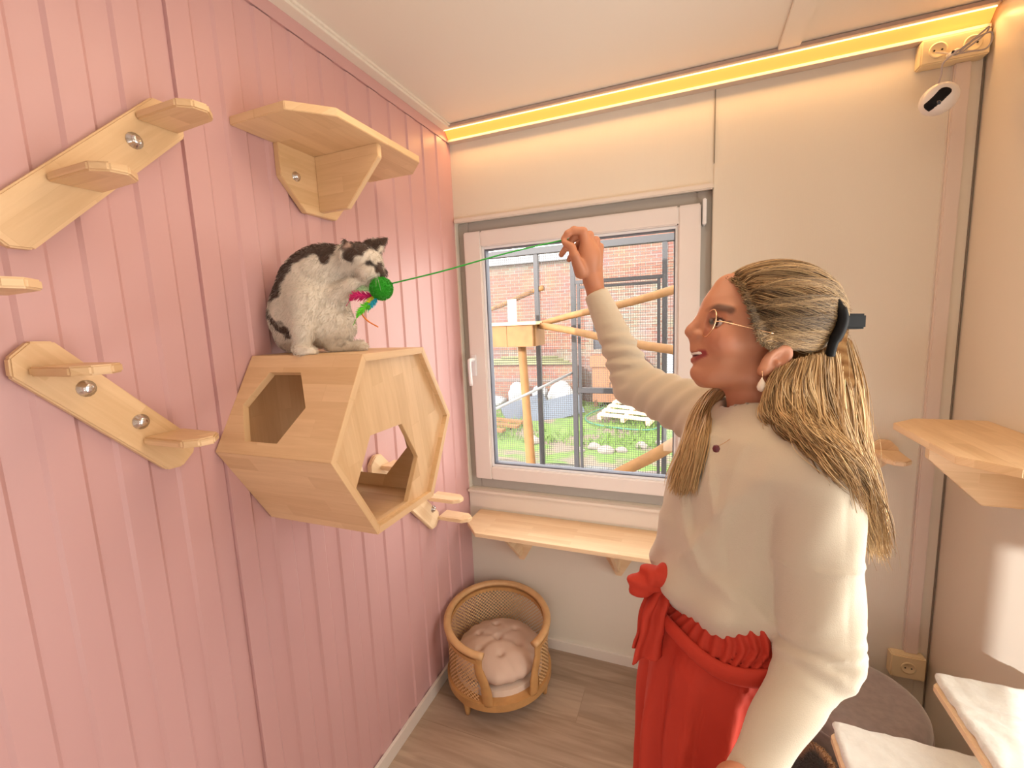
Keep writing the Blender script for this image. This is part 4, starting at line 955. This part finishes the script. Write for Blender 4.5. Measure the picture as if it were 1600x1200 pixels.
nk=[]
for k in range(40):
    an=2*PI*k/40; nk.append(hp(1188,655)+0)
# ---- trousers, waistband, sash bow
PZ=[0.06,.5,.9,1.04,1.10,1.125,1.15]
PF=[-.19,-.185,-.175,-.160,-.140,-.122,-.120]
PB=[.02,.025,.03,.05,.08,.098,.104]
PC=[.145,.145,.145,.148,.150,.145,.142]
def trousers(P):
    a,c,z=loc(P); f=np.interp(z,PZ,PF);k=np.interp(z,PZ,PB);wd=np.interp(z,PZ,PC); m=(f+k)/2;r=(k-f)/2
    th=np.arctan2(c/wd,(a-m)/r); amp=np.clip((1.12-z)/.25,0,1)
    dd=(np.sqrt(((a-m)/r)**2+(c/wd)**2+1e-9)-1)*np.minimum(r,wd)
    dd=dd-amp*(.011*np.sin(th*11+.6*np.sin(z*5))+.008*np.abs(np.sin(th*9+z*2+1))+.004*np.sin(th*23+z*3))-.0028*np.sin(th*62+3*np.sin(z*14))*np.exp(-((z-1.10)/.05)**2)
    split=np.where(z<.78,.02*np.clip((.78-z)/.1,0,1)-np.abs(c),-1)
    dd=np.maximum(dd,split)
    return np.maximum(dd,np.maximum(z-1.112,.06-z))
allb=np.array([tp(a,c,z) for a in(-.23,.2) for c in(-.24,.24) for z in(.04,1.18)])
Vt,Ft=surfnet(trousers,allb.min(0),allb.max(0),.0068)
npmesh('trousers',Vt,Ft,M['red'],wo)
def wband(P):
    a,c,z=loc(P); f=np.interp(z,PZ,PF);k=np.interp(z,PZ,PB);wd=np.interp(z,PZ,PC); m=(f+k)/2;r=(k-f)/2
    th=np.arctan2(c/wd,(a-m)/r); dd=(np.sqrt(((a-m)/r)**2+(c/wd)**2+1e-9)-1)*np.minimum(r,wd)
    return np.maximum(np.abs(dd-.002-.0034*np.sin(th*54+2.5*np.sin(z*60+th*5)))-.0045,np.abs(z-1.128)-.032-.002*np.sin(th*30))
ab=np.array([tp(a,c,z) for a in(-.19,.15) for c in(-.18,.18) for z in(1.09,1.17)]); V,F=surfnet(wband,ab.min(0),ab.max(0),.0030); npmesh('waistband',V,F,M['red'],wo)
def belt(z,inf,n=72,amp=0):
    out=[]
    for k in range(n):
        th=2*PI*k/n; f=np.interp(z,PZ,PF)-inf;kk=np.interp(z,PZ,PB)+inf;wd=np.interp(z,PZ,PC)+inf; m=(f+kk)/2;r=(kk-f)/2
        out.append(tp(m+r*math.cos(th),wd*math.sin(th),z+amp*math.sin(th*5)))
    return out
tube('sash_belt',belt(1.092,.010,amp=.005),.0075,M['red'],wo,10,closed=True,flat=((0,0,1),2.0))
bw_c=pt(.79,1040,915)
def cloth_strip(name,P,wd,dirw,par,fold=.006,n=9):
    P=spline(P,8); V=[];F=[]; K=len(P); w_=np.interp(np.linspace(0,1,K),np.linspace(0,1,len(wd)),wd); dw=np.array(dirw,float); dw/=np.linalg.norm(dw); nn=np.cross(dw,P[-1]-P[0]); nn/=np.linalg.norm(nn)
    for i in range(K):
        for j in range(n):
            v=j/(n-1)-.5; V.append(P[i]+dw*v*w_[i]+nn*(fold*math.sin(v*9+i*.12)+.002*math.sin(i*.7)))
    for i in range(K-1):
        for j in range(n-1): F.append((i*n+j,i*n+j+1,(i+1)*n+j+1,(i+1)*n+j))
    o=mesh(name,V,F,M['red'],par,True); m=o.modifiers.new('thick','SOLIDIFY'); m.thickness=.003; m.offset=0; return o
kn_=bw_c
def bow(P):
    d=ell(P,kn_,(.014,.016,.014),(RT,FW,UP))
    A=pt(.785,1014,906); e=ell(P,A,(.031,.017,.024),((RT*.95+UP*.3),FW,(UP*.95-RT*.3)))-.004*np.sin(P@UP*210+P@RT*60)
    B=pt(.77,1030,900); e=smin(e,ell(P,B,(.024,.016,.017),((RT*.8+UP*.6),FW,(UP*.8-RT*.6)))-.003*np.sin(P@RT*230),.006)
    C_=pt(.785,999,915); e=smin(e,ell(P,C_,(.018,.014,.022),((RT*.5+UP*.86),FW,(UP*.5-RT*.86)))-.003*np.sin(P@UP*240),.008)
    return smin(d,e,.006)
Vq,Fq=surfnet(bow,kn_-np.array([.10,.06,.06]),kn_+np.array([.05,.06,.06]),.0035); npmesh('sash_bow',Vq,Fq,M['red'],wo)
cloth_strip('sash_tail',[pt(.78,1035,922),pt(.775,1024,950),pt(.775,1018,985),pt(.775,1011,1030)],(.022,.040,.044,.056),RT+UP*.15,wo,.008)
cloth_strip('sash_tail',[pt(.79,1028,920),pt(.79,1015,950),pt(.79,1008,990),pt(.79,1003,1015)],(.02,.030,.034,.040),RT*.8-UP*.3,wo,.006)
for c in (-1,1):
    def shoe(P,c=c): return np.maximum(smin(cap(P,tp(-.04,.075*c,.04),tp(-.19,.09*c,.022),.043,.034),cap(P,tp(-.04,.075*c,.05),tp(-.04,.075*c,.09),.042,.04),.02),.004-P[:,2])
    ab=np.array([tp(a,cc,z) for a in(-.24,.02) for cc in (.075*c-.06,.09*c+.06) for z in(0,.13)]); V,F=surfnet(shoe,ab.min(0)-.01,ab.max(0)+.01,.006); npmesh('shoe',V,F,M['white'],wo)
# ---- face extras
for c in (-1,1):
    e=lathe('eyeball',[(.0001,-.0115),(.006,-.0098),(.0105,-.0045),(.0115,0),(.0105,.0045),(.0075,.0088)],hp(1116,508,.030*c),plain('eye_white',(.62,.58,.54),.2),wo,20,-RT+UP*.1)
    lathe('iris',[(.0001,.0116),(.003,.0113),(.0056,.0104),(.0075,.0086)],hp(1116,508,.030*c),plain('iris_brown',(.05,.025,.015),.15),e,18,-RT+UP*.25)
teeth=tube('teeth',spline([hp(1097,553,-.022),hp(1088,552,-.014),hp(1085,551.5,0),hp(1088,552,.014),hp(1097,553,.022)],6),.0032,plain('teeth',(.80,.76,.68),.25),wo,8)
gl=tube('spectacles',[hp(1095,509,.033)+UP*(.0225*math.sin(a))-FW*(.0235*math.cos(a))+RT*(.006*math.sin(a)) for a in np.linspace(0,2*PI,41)[:-1]],.0011,M['gold'],wo,8,closed=True)
tube('far_rim',[hp(1101,505,-.033)+UP*(.0225*math.sin(a))-FW*(.0235*math.cos(a))+RT*(.006*math.sin(a)) for a in np.linspace(0,2*PI,41)[:-1]],.0011,M['gold'],gl,8,closed=True)
for c,px in ((.033,1095),(-.033,1101)):
    cpt=hp(px,507,c); V=[cpt+UP*(.0222*math.sin(a))-FW*(.0232*math.cos(a))+RT*(.006*math.sin(a)) for a in np.linspace(0,2*PI,33)[:-1]]
    mesh('lens',V,[tuple(range(32))],glass_mat('lens_glass',.25,(.97,.90,.93)) if 'lens_glass' not in bpy.data.materials else bpy.data.materials['lens_glass'],gl)
tube('bridge',spline([hp(1097,502,.011),hp(1092,497,0),hp(1098,500,-.011)],5),.001,M['gold'],gl,6)
for c in (-1,1): tube('temple_arm',spline([hp(1094,509,.054*c),hp(1104,511,.064*c),hp(1130,519,.073*c),hp(1168,529,.078*c)],6),.0009,M['gold'],gl,6)
er=tube('earring',[pt(.700,1191,580),pt(.700,1191.5,588),pt(.700,1190.5,597)],.0006,M['gold'],wo,6)
lathe('pearl_drop',[(.0003,.0165),(.0022,.013),(.005,.008),(.0072,.002),(.0062,-.003),(.003,-.0058),(.0003,-.0065)],pt(.700,1190,606),plain('pearl',(.82,.72,.60),.2,coat=.6),er,20)
nl=tube('necklace',spline([pt(.725,1165,662),pt(.71,1150,678),pt(.69,1135,690),pt(.667,1122,697)],6),.0005,M['gold'],wo,6)
lathe('pendant',[(.0003,-.006),(.004,-.0045),(.0055,0),(.004,.0045),(.0003,.006)],pt(.664,1119,701),plain('garnet',(.12,.02,.03),.2),nl,16)
# ---- hair
hcen=hp(1206,496); HA=(RT*math.cos(.10)+UP*math.sin(.10)); HB=(UP*math.cos(.10)-RT*math.sin(.10)); HR=np.array([.112,.084,.094])
def hell(p): 
    d=p-hcen; return np.stack([d@HA,d@FW,d@HB],-1)/HR
def onshell(p,off):
    q=hell(p); n_=np.linalg.norm(q,axis=-1,keepdims=True); q=q/n_*np.maximum(n_,1+off) if False else q/n_*(1+off); q=q*HR
    return hcen+q[...,0:1]*HA+q[...,1:2]*FW+q[...,2:3]*HB
def haircap(P):
    d=ell(P,hcen,HR-.003,(HA,FW,HB)); 
    q=P-hp(1152,470); nrm=RT*.95+UP*.30; nrm/=np.linalg.norm(nrm)
    d=np.maximum(d,-(q@nrm)+.000)                      # hairline plane
    q2=P-hp(1200,548); n2=UP*.85+RT*.50; n2/=np.linalg.norm(n2); d=np.maximum(d,-(q2@n2)*1.0)  # cut above the ear
    d=smin(d,cap(P,hp(1285,505),hp(1300,516),.040,.020),.03)
    d=smin(d,cap(P,hp(1255,540),hp(1275,600),.055,.055),.03)
    str_=.0014*np.sin(P@UP*900+3*np.sin(P@RT*30)+ (P@FW)*700)
    return d-str_
HC1=np.array([.38,.225,.095]);HC0=np.array([.085,.042,.018]);HC2=np.array([.68,.47,.24])
hb=np.array([hp(x,y,c) for x in(1120,1345) for y in(395,665) for c in(-.11,.11)])
Vk,Fk=surfnet(haircap,hb.min(0)-.005,hb.max(0)+.005,.0036)
def hcol(n,lo_=0,hi_=1):
    t=rng.beta(1.6,1.6,n)[:,None]*(hi_-lo_)+lo_; return np.where(t<.5,HC0+(HC1-HC0)*t*2,HC1+(HC2-HC1)*(t-.5)*2)
nz=np.sin(Vk@UP*330+2*np.sin(Vk@RT*25))*.5+.5
hairp=npmesh('hair',Vk,Fk,vcol('hair_base',.95,spec=.05),wo,(HC0*1.25*np.array([1.15,1,.75]))*(1-nz[:,None]*.4)+HC1*nz[:,None]*.35)
HM=vcol('hair_strands',.5,spec=.4)
allV=[];allF=[];allC=[];off=0
def add_strands(paths,wd,cols):
    global off
    K=paths.shape[1]; tp_=np.interp(np.linspace(0,1,K),[0,.08,.85,1],[.6,1,.9,.25]); V,F,C=ribbons(paths,wd[:,None]*tp_[None,:],cols); allV.append(V);allF.append(F+off);allC.append(C);off+=len(V)
# swept-back hair: hairline -> clip
hlc=[(1131,437,0),(1140,436,.018),(1150,438,.034),(1158,448,.048),(1165,462,.060),(1172,480,.069),(1178,500,.074),(1184,518,.077),(1190,534,.078),(1205,545,.079)]
hlp=np.array([hq(*h) for h in hlc]); hlf=np.array([hp(800+(h[0]-800)*(D0-h[2])/D0,600-(600-h[1])*(D0-h[2])/D0,-h[2]) for h in hlc])
def swept(src,n,csgn):
    u=rng.random(n)*(len(src)-1); j=np.minimum(u.astype(int),len(src)-2); f=(u-j)[:,None]; st=src[j]*(1-f)+src[j+1]*f
    frac=(u/(len(src)-1))[:,None]
    en=np.array(hp(1312,478))*(1-frac)+np.array(hp(1300,530))*frac-FW*csgn*(.018+.010*frac)+rng.normal(0,.004,(n,3))
    st=st+RT*rng.normal(0,.0035,(n,1))+UP*rng.normal(0,.002,(n,1)); T=np.linspace(0,1,22); P=st[:,None]*(1-T)[None,:,None]+en[:,None]*T[None,:,None]
    o=rng.uniform(-.01,.055,n)[:,None,None]
    wav=.008*np.sin(T*7+u[:,None]*5)[...,None]*UP
    Q=onshell(P+wav,o); k=np.clip(T*6,0,1)[None,:,None]; k2=np.clip((T-.8)/.2,0,1)[None,:,None]
    Q=P*(1-k)+Q*k; return Q*(1-k2*.7)+P*(k2*.7),u
Q,u=swept(hlp,2600,1); lock=(np.sin(u*9)+np.sin(u*23+1))*.25+.5
add_strands(Q,rng.uniform(.0005,.0010,len(Q)),hcol(len(Q))*(.45+.68*lock[:,None])*(1-.5*np.exp(-((u-5.6)/1.3)**2))[:,None])
Q,u=swept(hlf,900,-1); add_strands(Q,rng.uniform(.0005,.0010,len(Q)),hcol(len(Q)))
# loose falling hair, guides from the ear round to the far side
G=[[(1206,588,.705),(1199,615,.695),(1196,640,.690),(1212,662,.680),(1236,680,.655),(1262,700,.625),(1290,722,.600)],
   [(1232,572,.700),(1216,605,.685),(1222,640,.670),(1236,664,.640),(1262,690,.610),(1296,722,.585),(1326,762,.580)],
   [(1255,562,.702),(1243,600,.690),(1250,640,.668),(1262,668,.630),(1294,700,.595),(1328,740,.580),(1352,800,.590)],
   [(1278,556,.712),(1272,600,.700),(1280,645,.680),(1292,680,.640),(1322,716,.605),(1350,765,.600),(1367,840,.610)],
   [(1300,548,.730),(1302,600,.715),(1308,650,.695),(1320,700,.670),(1342,745,.650),(1362,800,.640),(1376,876,.640)],
   [(1318,536,.755),(1326,600,.745),(1330,660,.725),(1340,715,.705),(1356,765,.690),(1370,820,.68),(1378,872,.68)],
   [(1322,532,.785),(1340,600,.785),(1346,660,.780),(1350,710,.770),(1356,755,.760),(1366,800,.75),(1372,830,.75)],
   [(1318,532,.81),(1338,600,.825),(1342,660,.83),(1344,700,.83),(1346,740,.83),(1350,770,.83),(1352,790,.83)]]
def snap(g,f,off=.006):
    out=[]
    for x,y,d in g:
        if y>640:
            T=np.arange(.46,d+.001,.003); P=np.array([pt(t,x,y) for t in T]); v=f(P); w_=np.nonzero(v<off)[0]
            if len(w_): d=max(T[w_[0]]-.002,.578)
        out.append(pt(d,x,y))
    return out
GP=np.array([[pt(d,x,y) for x,y,d in g] for g in G])
def fall(GP,n,spread,wave,lmin=.75,K=30):
    S=np.array([spline(g,8) for g in GP]); m=S.shape[1]
    u=rng.random(n)*(len(GP)-1); j=np.minimum(u.astype(int),len(GP)-2); f=(u-j)[:,None,None]; P=S[j]*(1-f)+S[j+1]*f
    L=rng.uniform(lmin,1,n); idx=np.linspace(0,1,K)[None,:]*L[:,None]*(m-1); i0=np.minimum(idx.astype(int),m-2); fr=(idx-i0)[...,None]
    ar=np.arange(n)[:,None]; Q=P[ar,i0]*(1-fr)+P[ar,i0+1]*fr
    T=idx/(m-1); cl=np.round(u*3.0); ph=cl*2.1+rng.normal(0,.35,n); ofs=rng.normal(0,1,(n,3))
    Q=Q+ofs[:,None,:]*spread*(.35+.65*T[...,None])+ (RT*wave)[None,None,:]*(np.sin(T*13+ph[:,None])*(.3+T))[...,None]+(FW*wave*.7)[None,None,:]*(np.cos(T*11+ph[:,None])*T)[...,None]
    return Q,u,cl
Q,u,cl=fall(GP,5600,.0062,.0080)
tone=(np.sin(u*7)+np.sin(u*17+2))*.22+.55; tone=np.clip(tone+ (u/7)*.25,0,1.1)
C_=hcol(len(Q),.15,1)*(.5+.8*tone[:,None])
add_strands(Q,rng.uniform(.0006,.0012,len(Q)),C_)
GF=[[(1146,598,.82),(1130,614,.825),(1112,640,.825),(1102,680,.80),(1094,730,.785),(1084,770,.79)],
    [(1140,600,.85),(1118,614,.845),(1098,645,.84),(1084,690,.825),(1072,735,.815),(1062,772,.81)],
    [(1138,598,.86),(1110,612,.86),(1088,645,.86),(1073,690,.85),(1060,730,.835),(1050,765,.83)]]
Q,u,cl=fall(np.array([snap(g,sweater) for g in GF]),2600,.0042,.003,.7)
add_strands(Q,rng.uniform(.0006,.0011,len(Q)),hcol(len(Q),.45,1)*1.0)
Q,u,cl=fall(GP,260,.013,.010,.6); add_strands(Q,np.full(len(Q),.0004),hcol(len(Q),.5,1))
npmesh('hair_strands',np.concatenate(allV),np.concatenate(allF),HM,hairp,np.concatenate(allC))
# claw clip
clp=boxes('hair_clip',[((-.022,-.012,-.013),(.013,.010,.012))],M['black'],None,.003); 
mt=Matrix(((RT[0],FW[0],UP[0],0),(RT[1],FW[1],UP[1],0),(RT[2],FW[2],UP[2],0),(0,0,0,1)))
clp.data.transform(Matrix.Rotation(.08,4,'X')); clp.data.transform(mt); clp.data.transform(Matrix.Translation(Vector(pt(.745,1334,502))-wo.location)); clp.parent=wo
tube('clip_jaw',spline([pt(.717,1301,462),pt(.708,1311,478),pt(.704,1317,497),pt(.704,1312,517),pt(.706,1302,536),pt(.712,1297,556)],6),[.006]*8+[.0085]*15+[.007]*8,M['black'],clp,10)
for k in range(5): tube('clip_tooth',[pt(.708,1305+2.2*k,468+9*k),pt(.709,1296+2*k,472+9*k),pt(.714,1288+2*k,480+9*k)],[.0022,.0018,.001],M['black'],clp,6)
# ================================================================== dark mottled cat on the floor behind her
c2=empty('cat',(1.395,-.61,0),'black and orange tortoiseshell cat on the floor between her hanging arm and the grey pouf','cat')
def cat2(P):
    d=ell(P,(1.395,-.58,.17),(.085,.13,.165)); d=smin(d,ell(P,(1.385,-.70,.17),(.07,.10,.14)),.05)
    d=smin(d,sph(P,(1.37,-.80,.30),.052),.04); d=smin(d,sph(P,(1.366,-.842,.288),.022),.015)
    for k in (-1,1):
        d=smin(d,cap(P,(1.37+.028*k,-.79,.335),(1.37+.036*k,-.79,.375),.018,.003),.006)
        d=smin(d,cap(P,(1.385+.035*k,-.76,.14),(1.385+.04*k,-.80,.018),.024,.017),.02)
        d=smin(d,cap(P,(1.395+.06*k,-.60,.04),(1.395+.065*k,-.70,.02),.035,.02),.02)
    tl=[(1.37,-.46,.05),(1.31,-.47,.03),(1.285,-.56,.025),(1.29,-.68,.025)]
    for i in range(3): d=smin(d,cap(P,tl[i],tl[i+1],.022,.02),.015)
    return np.maximum(d,.003-P[:,2])
V2,F2=surfnet(cat2,(1.25,-.89,-.005),(1.50,-.42,.40),.007)
bk=(.018,.010,.007); n2=np.sin(V2[:,1]*31+V2[:,0]*17)+np.sin(V2[:,2]*43+V2[:,1]*11)+.6*np.sin(V2[:,0]*71); k2=np.clip((n2-.2)*2,0,1)[:,None]; k3=np.clip((n2-1.2)*2.5,0,1)[:,None]
C2=np.array(bk)*(1-k2)+np.array((.19,.075,.025))*k2; C2=C2*(1-k3)+np.array((.48,.25,.09))*k3
npmesh('body',V2,F2,vcol('tortie_fur',.85,sheen=.3,bump=.4,bscale=200),c2,C2)
Vf,Ff,Cf=fur(V2,F2,C2,7000,.018,(0,.3,-.5),.0008); npmesh('fur',Vf,Ff,bpy.data.materials['cat_fur_strands'],c2,Cf)
# ================================================================== hanging camera at upper right
pcm=empty('pet_camera',pt(1.300,1467,155),'white egg-shaped camera with a black face hanging by its cable under the upper socket','camera')
cc_=pt(1.300,1467,155); ax1=RT*.86+UP*.5; ax1/=np.linalg.norm(ax1); ax3=np.cross(ax1,FW); 
V,F=surfnet(lambda P: ell(P,cc_,(.050,.041,.042),(ax1,FW,ax3)),cc_-.12,cc_+.12,.006); npmesh('shell',V,F,plain('camera_white',(.78,.74,.72),.3),pcm)
def face(P):
    a_=pt(1.250,1484,138);b_=pt(1.250,1464,163); a2=a_-FW*(a_@FW); b2=b_-FW*(b_@FW); d=cap(P-(P@FW)[:,None]*FW,a2,b2,.0145,.0125); d=np.maximum(d,(P-cc_)@FW); return np.maximum(d,ell(P,cc_,(.0512,.0425,.0435),(ax1,FW,ax3)))
V,F=surfnet(face,cc_-.12,cc_+.12,.004); fc=npmesh('camera_face',V,F,M['black'],pcm)
lathe('camera_lens',[(.006,0),(.005,.002),(.0005,.003)],pt(1.225,1467,160),plain('lens_dark',(.03,.03,.05),.05),fc,14,-FW)
cb=plain('cable_grey',(.45,.38,.36),.5)
tube('cable',spline([pt(1.290,1466,131),pt(1.280,1471,115),pt(1.270,1473,100),pt(1.250,1485,88),pt(1.240,1510,70),pt(1.250,1535,50),pt(1.250,1545,42),pt(1.270,1540,52),pt(1.270,1518,70),pt(1.280,1495,85),pt(1.320,1478,83),pt(1.350,1462,82)],8),.0024,cb,pcm,8)
tube('cable_loop',spline([pt(1.270,1500,80),pt(1.270,1525,60),pt(1.260,1548,50),pt(1.270,1550,62),pt(1.280,1540,76),pt(1.280,1518,80),pt(1.280,1497,84)],8),.0022,cb,pcm,8)
tube('tie_wrap',spline([pt(1.625,1474,92),pt(1.260,1490,82),pt(1.625,1502,76)],5),.006,plain('bag_white',(.75,.72,.70),.4),pcm,8)
# @@END
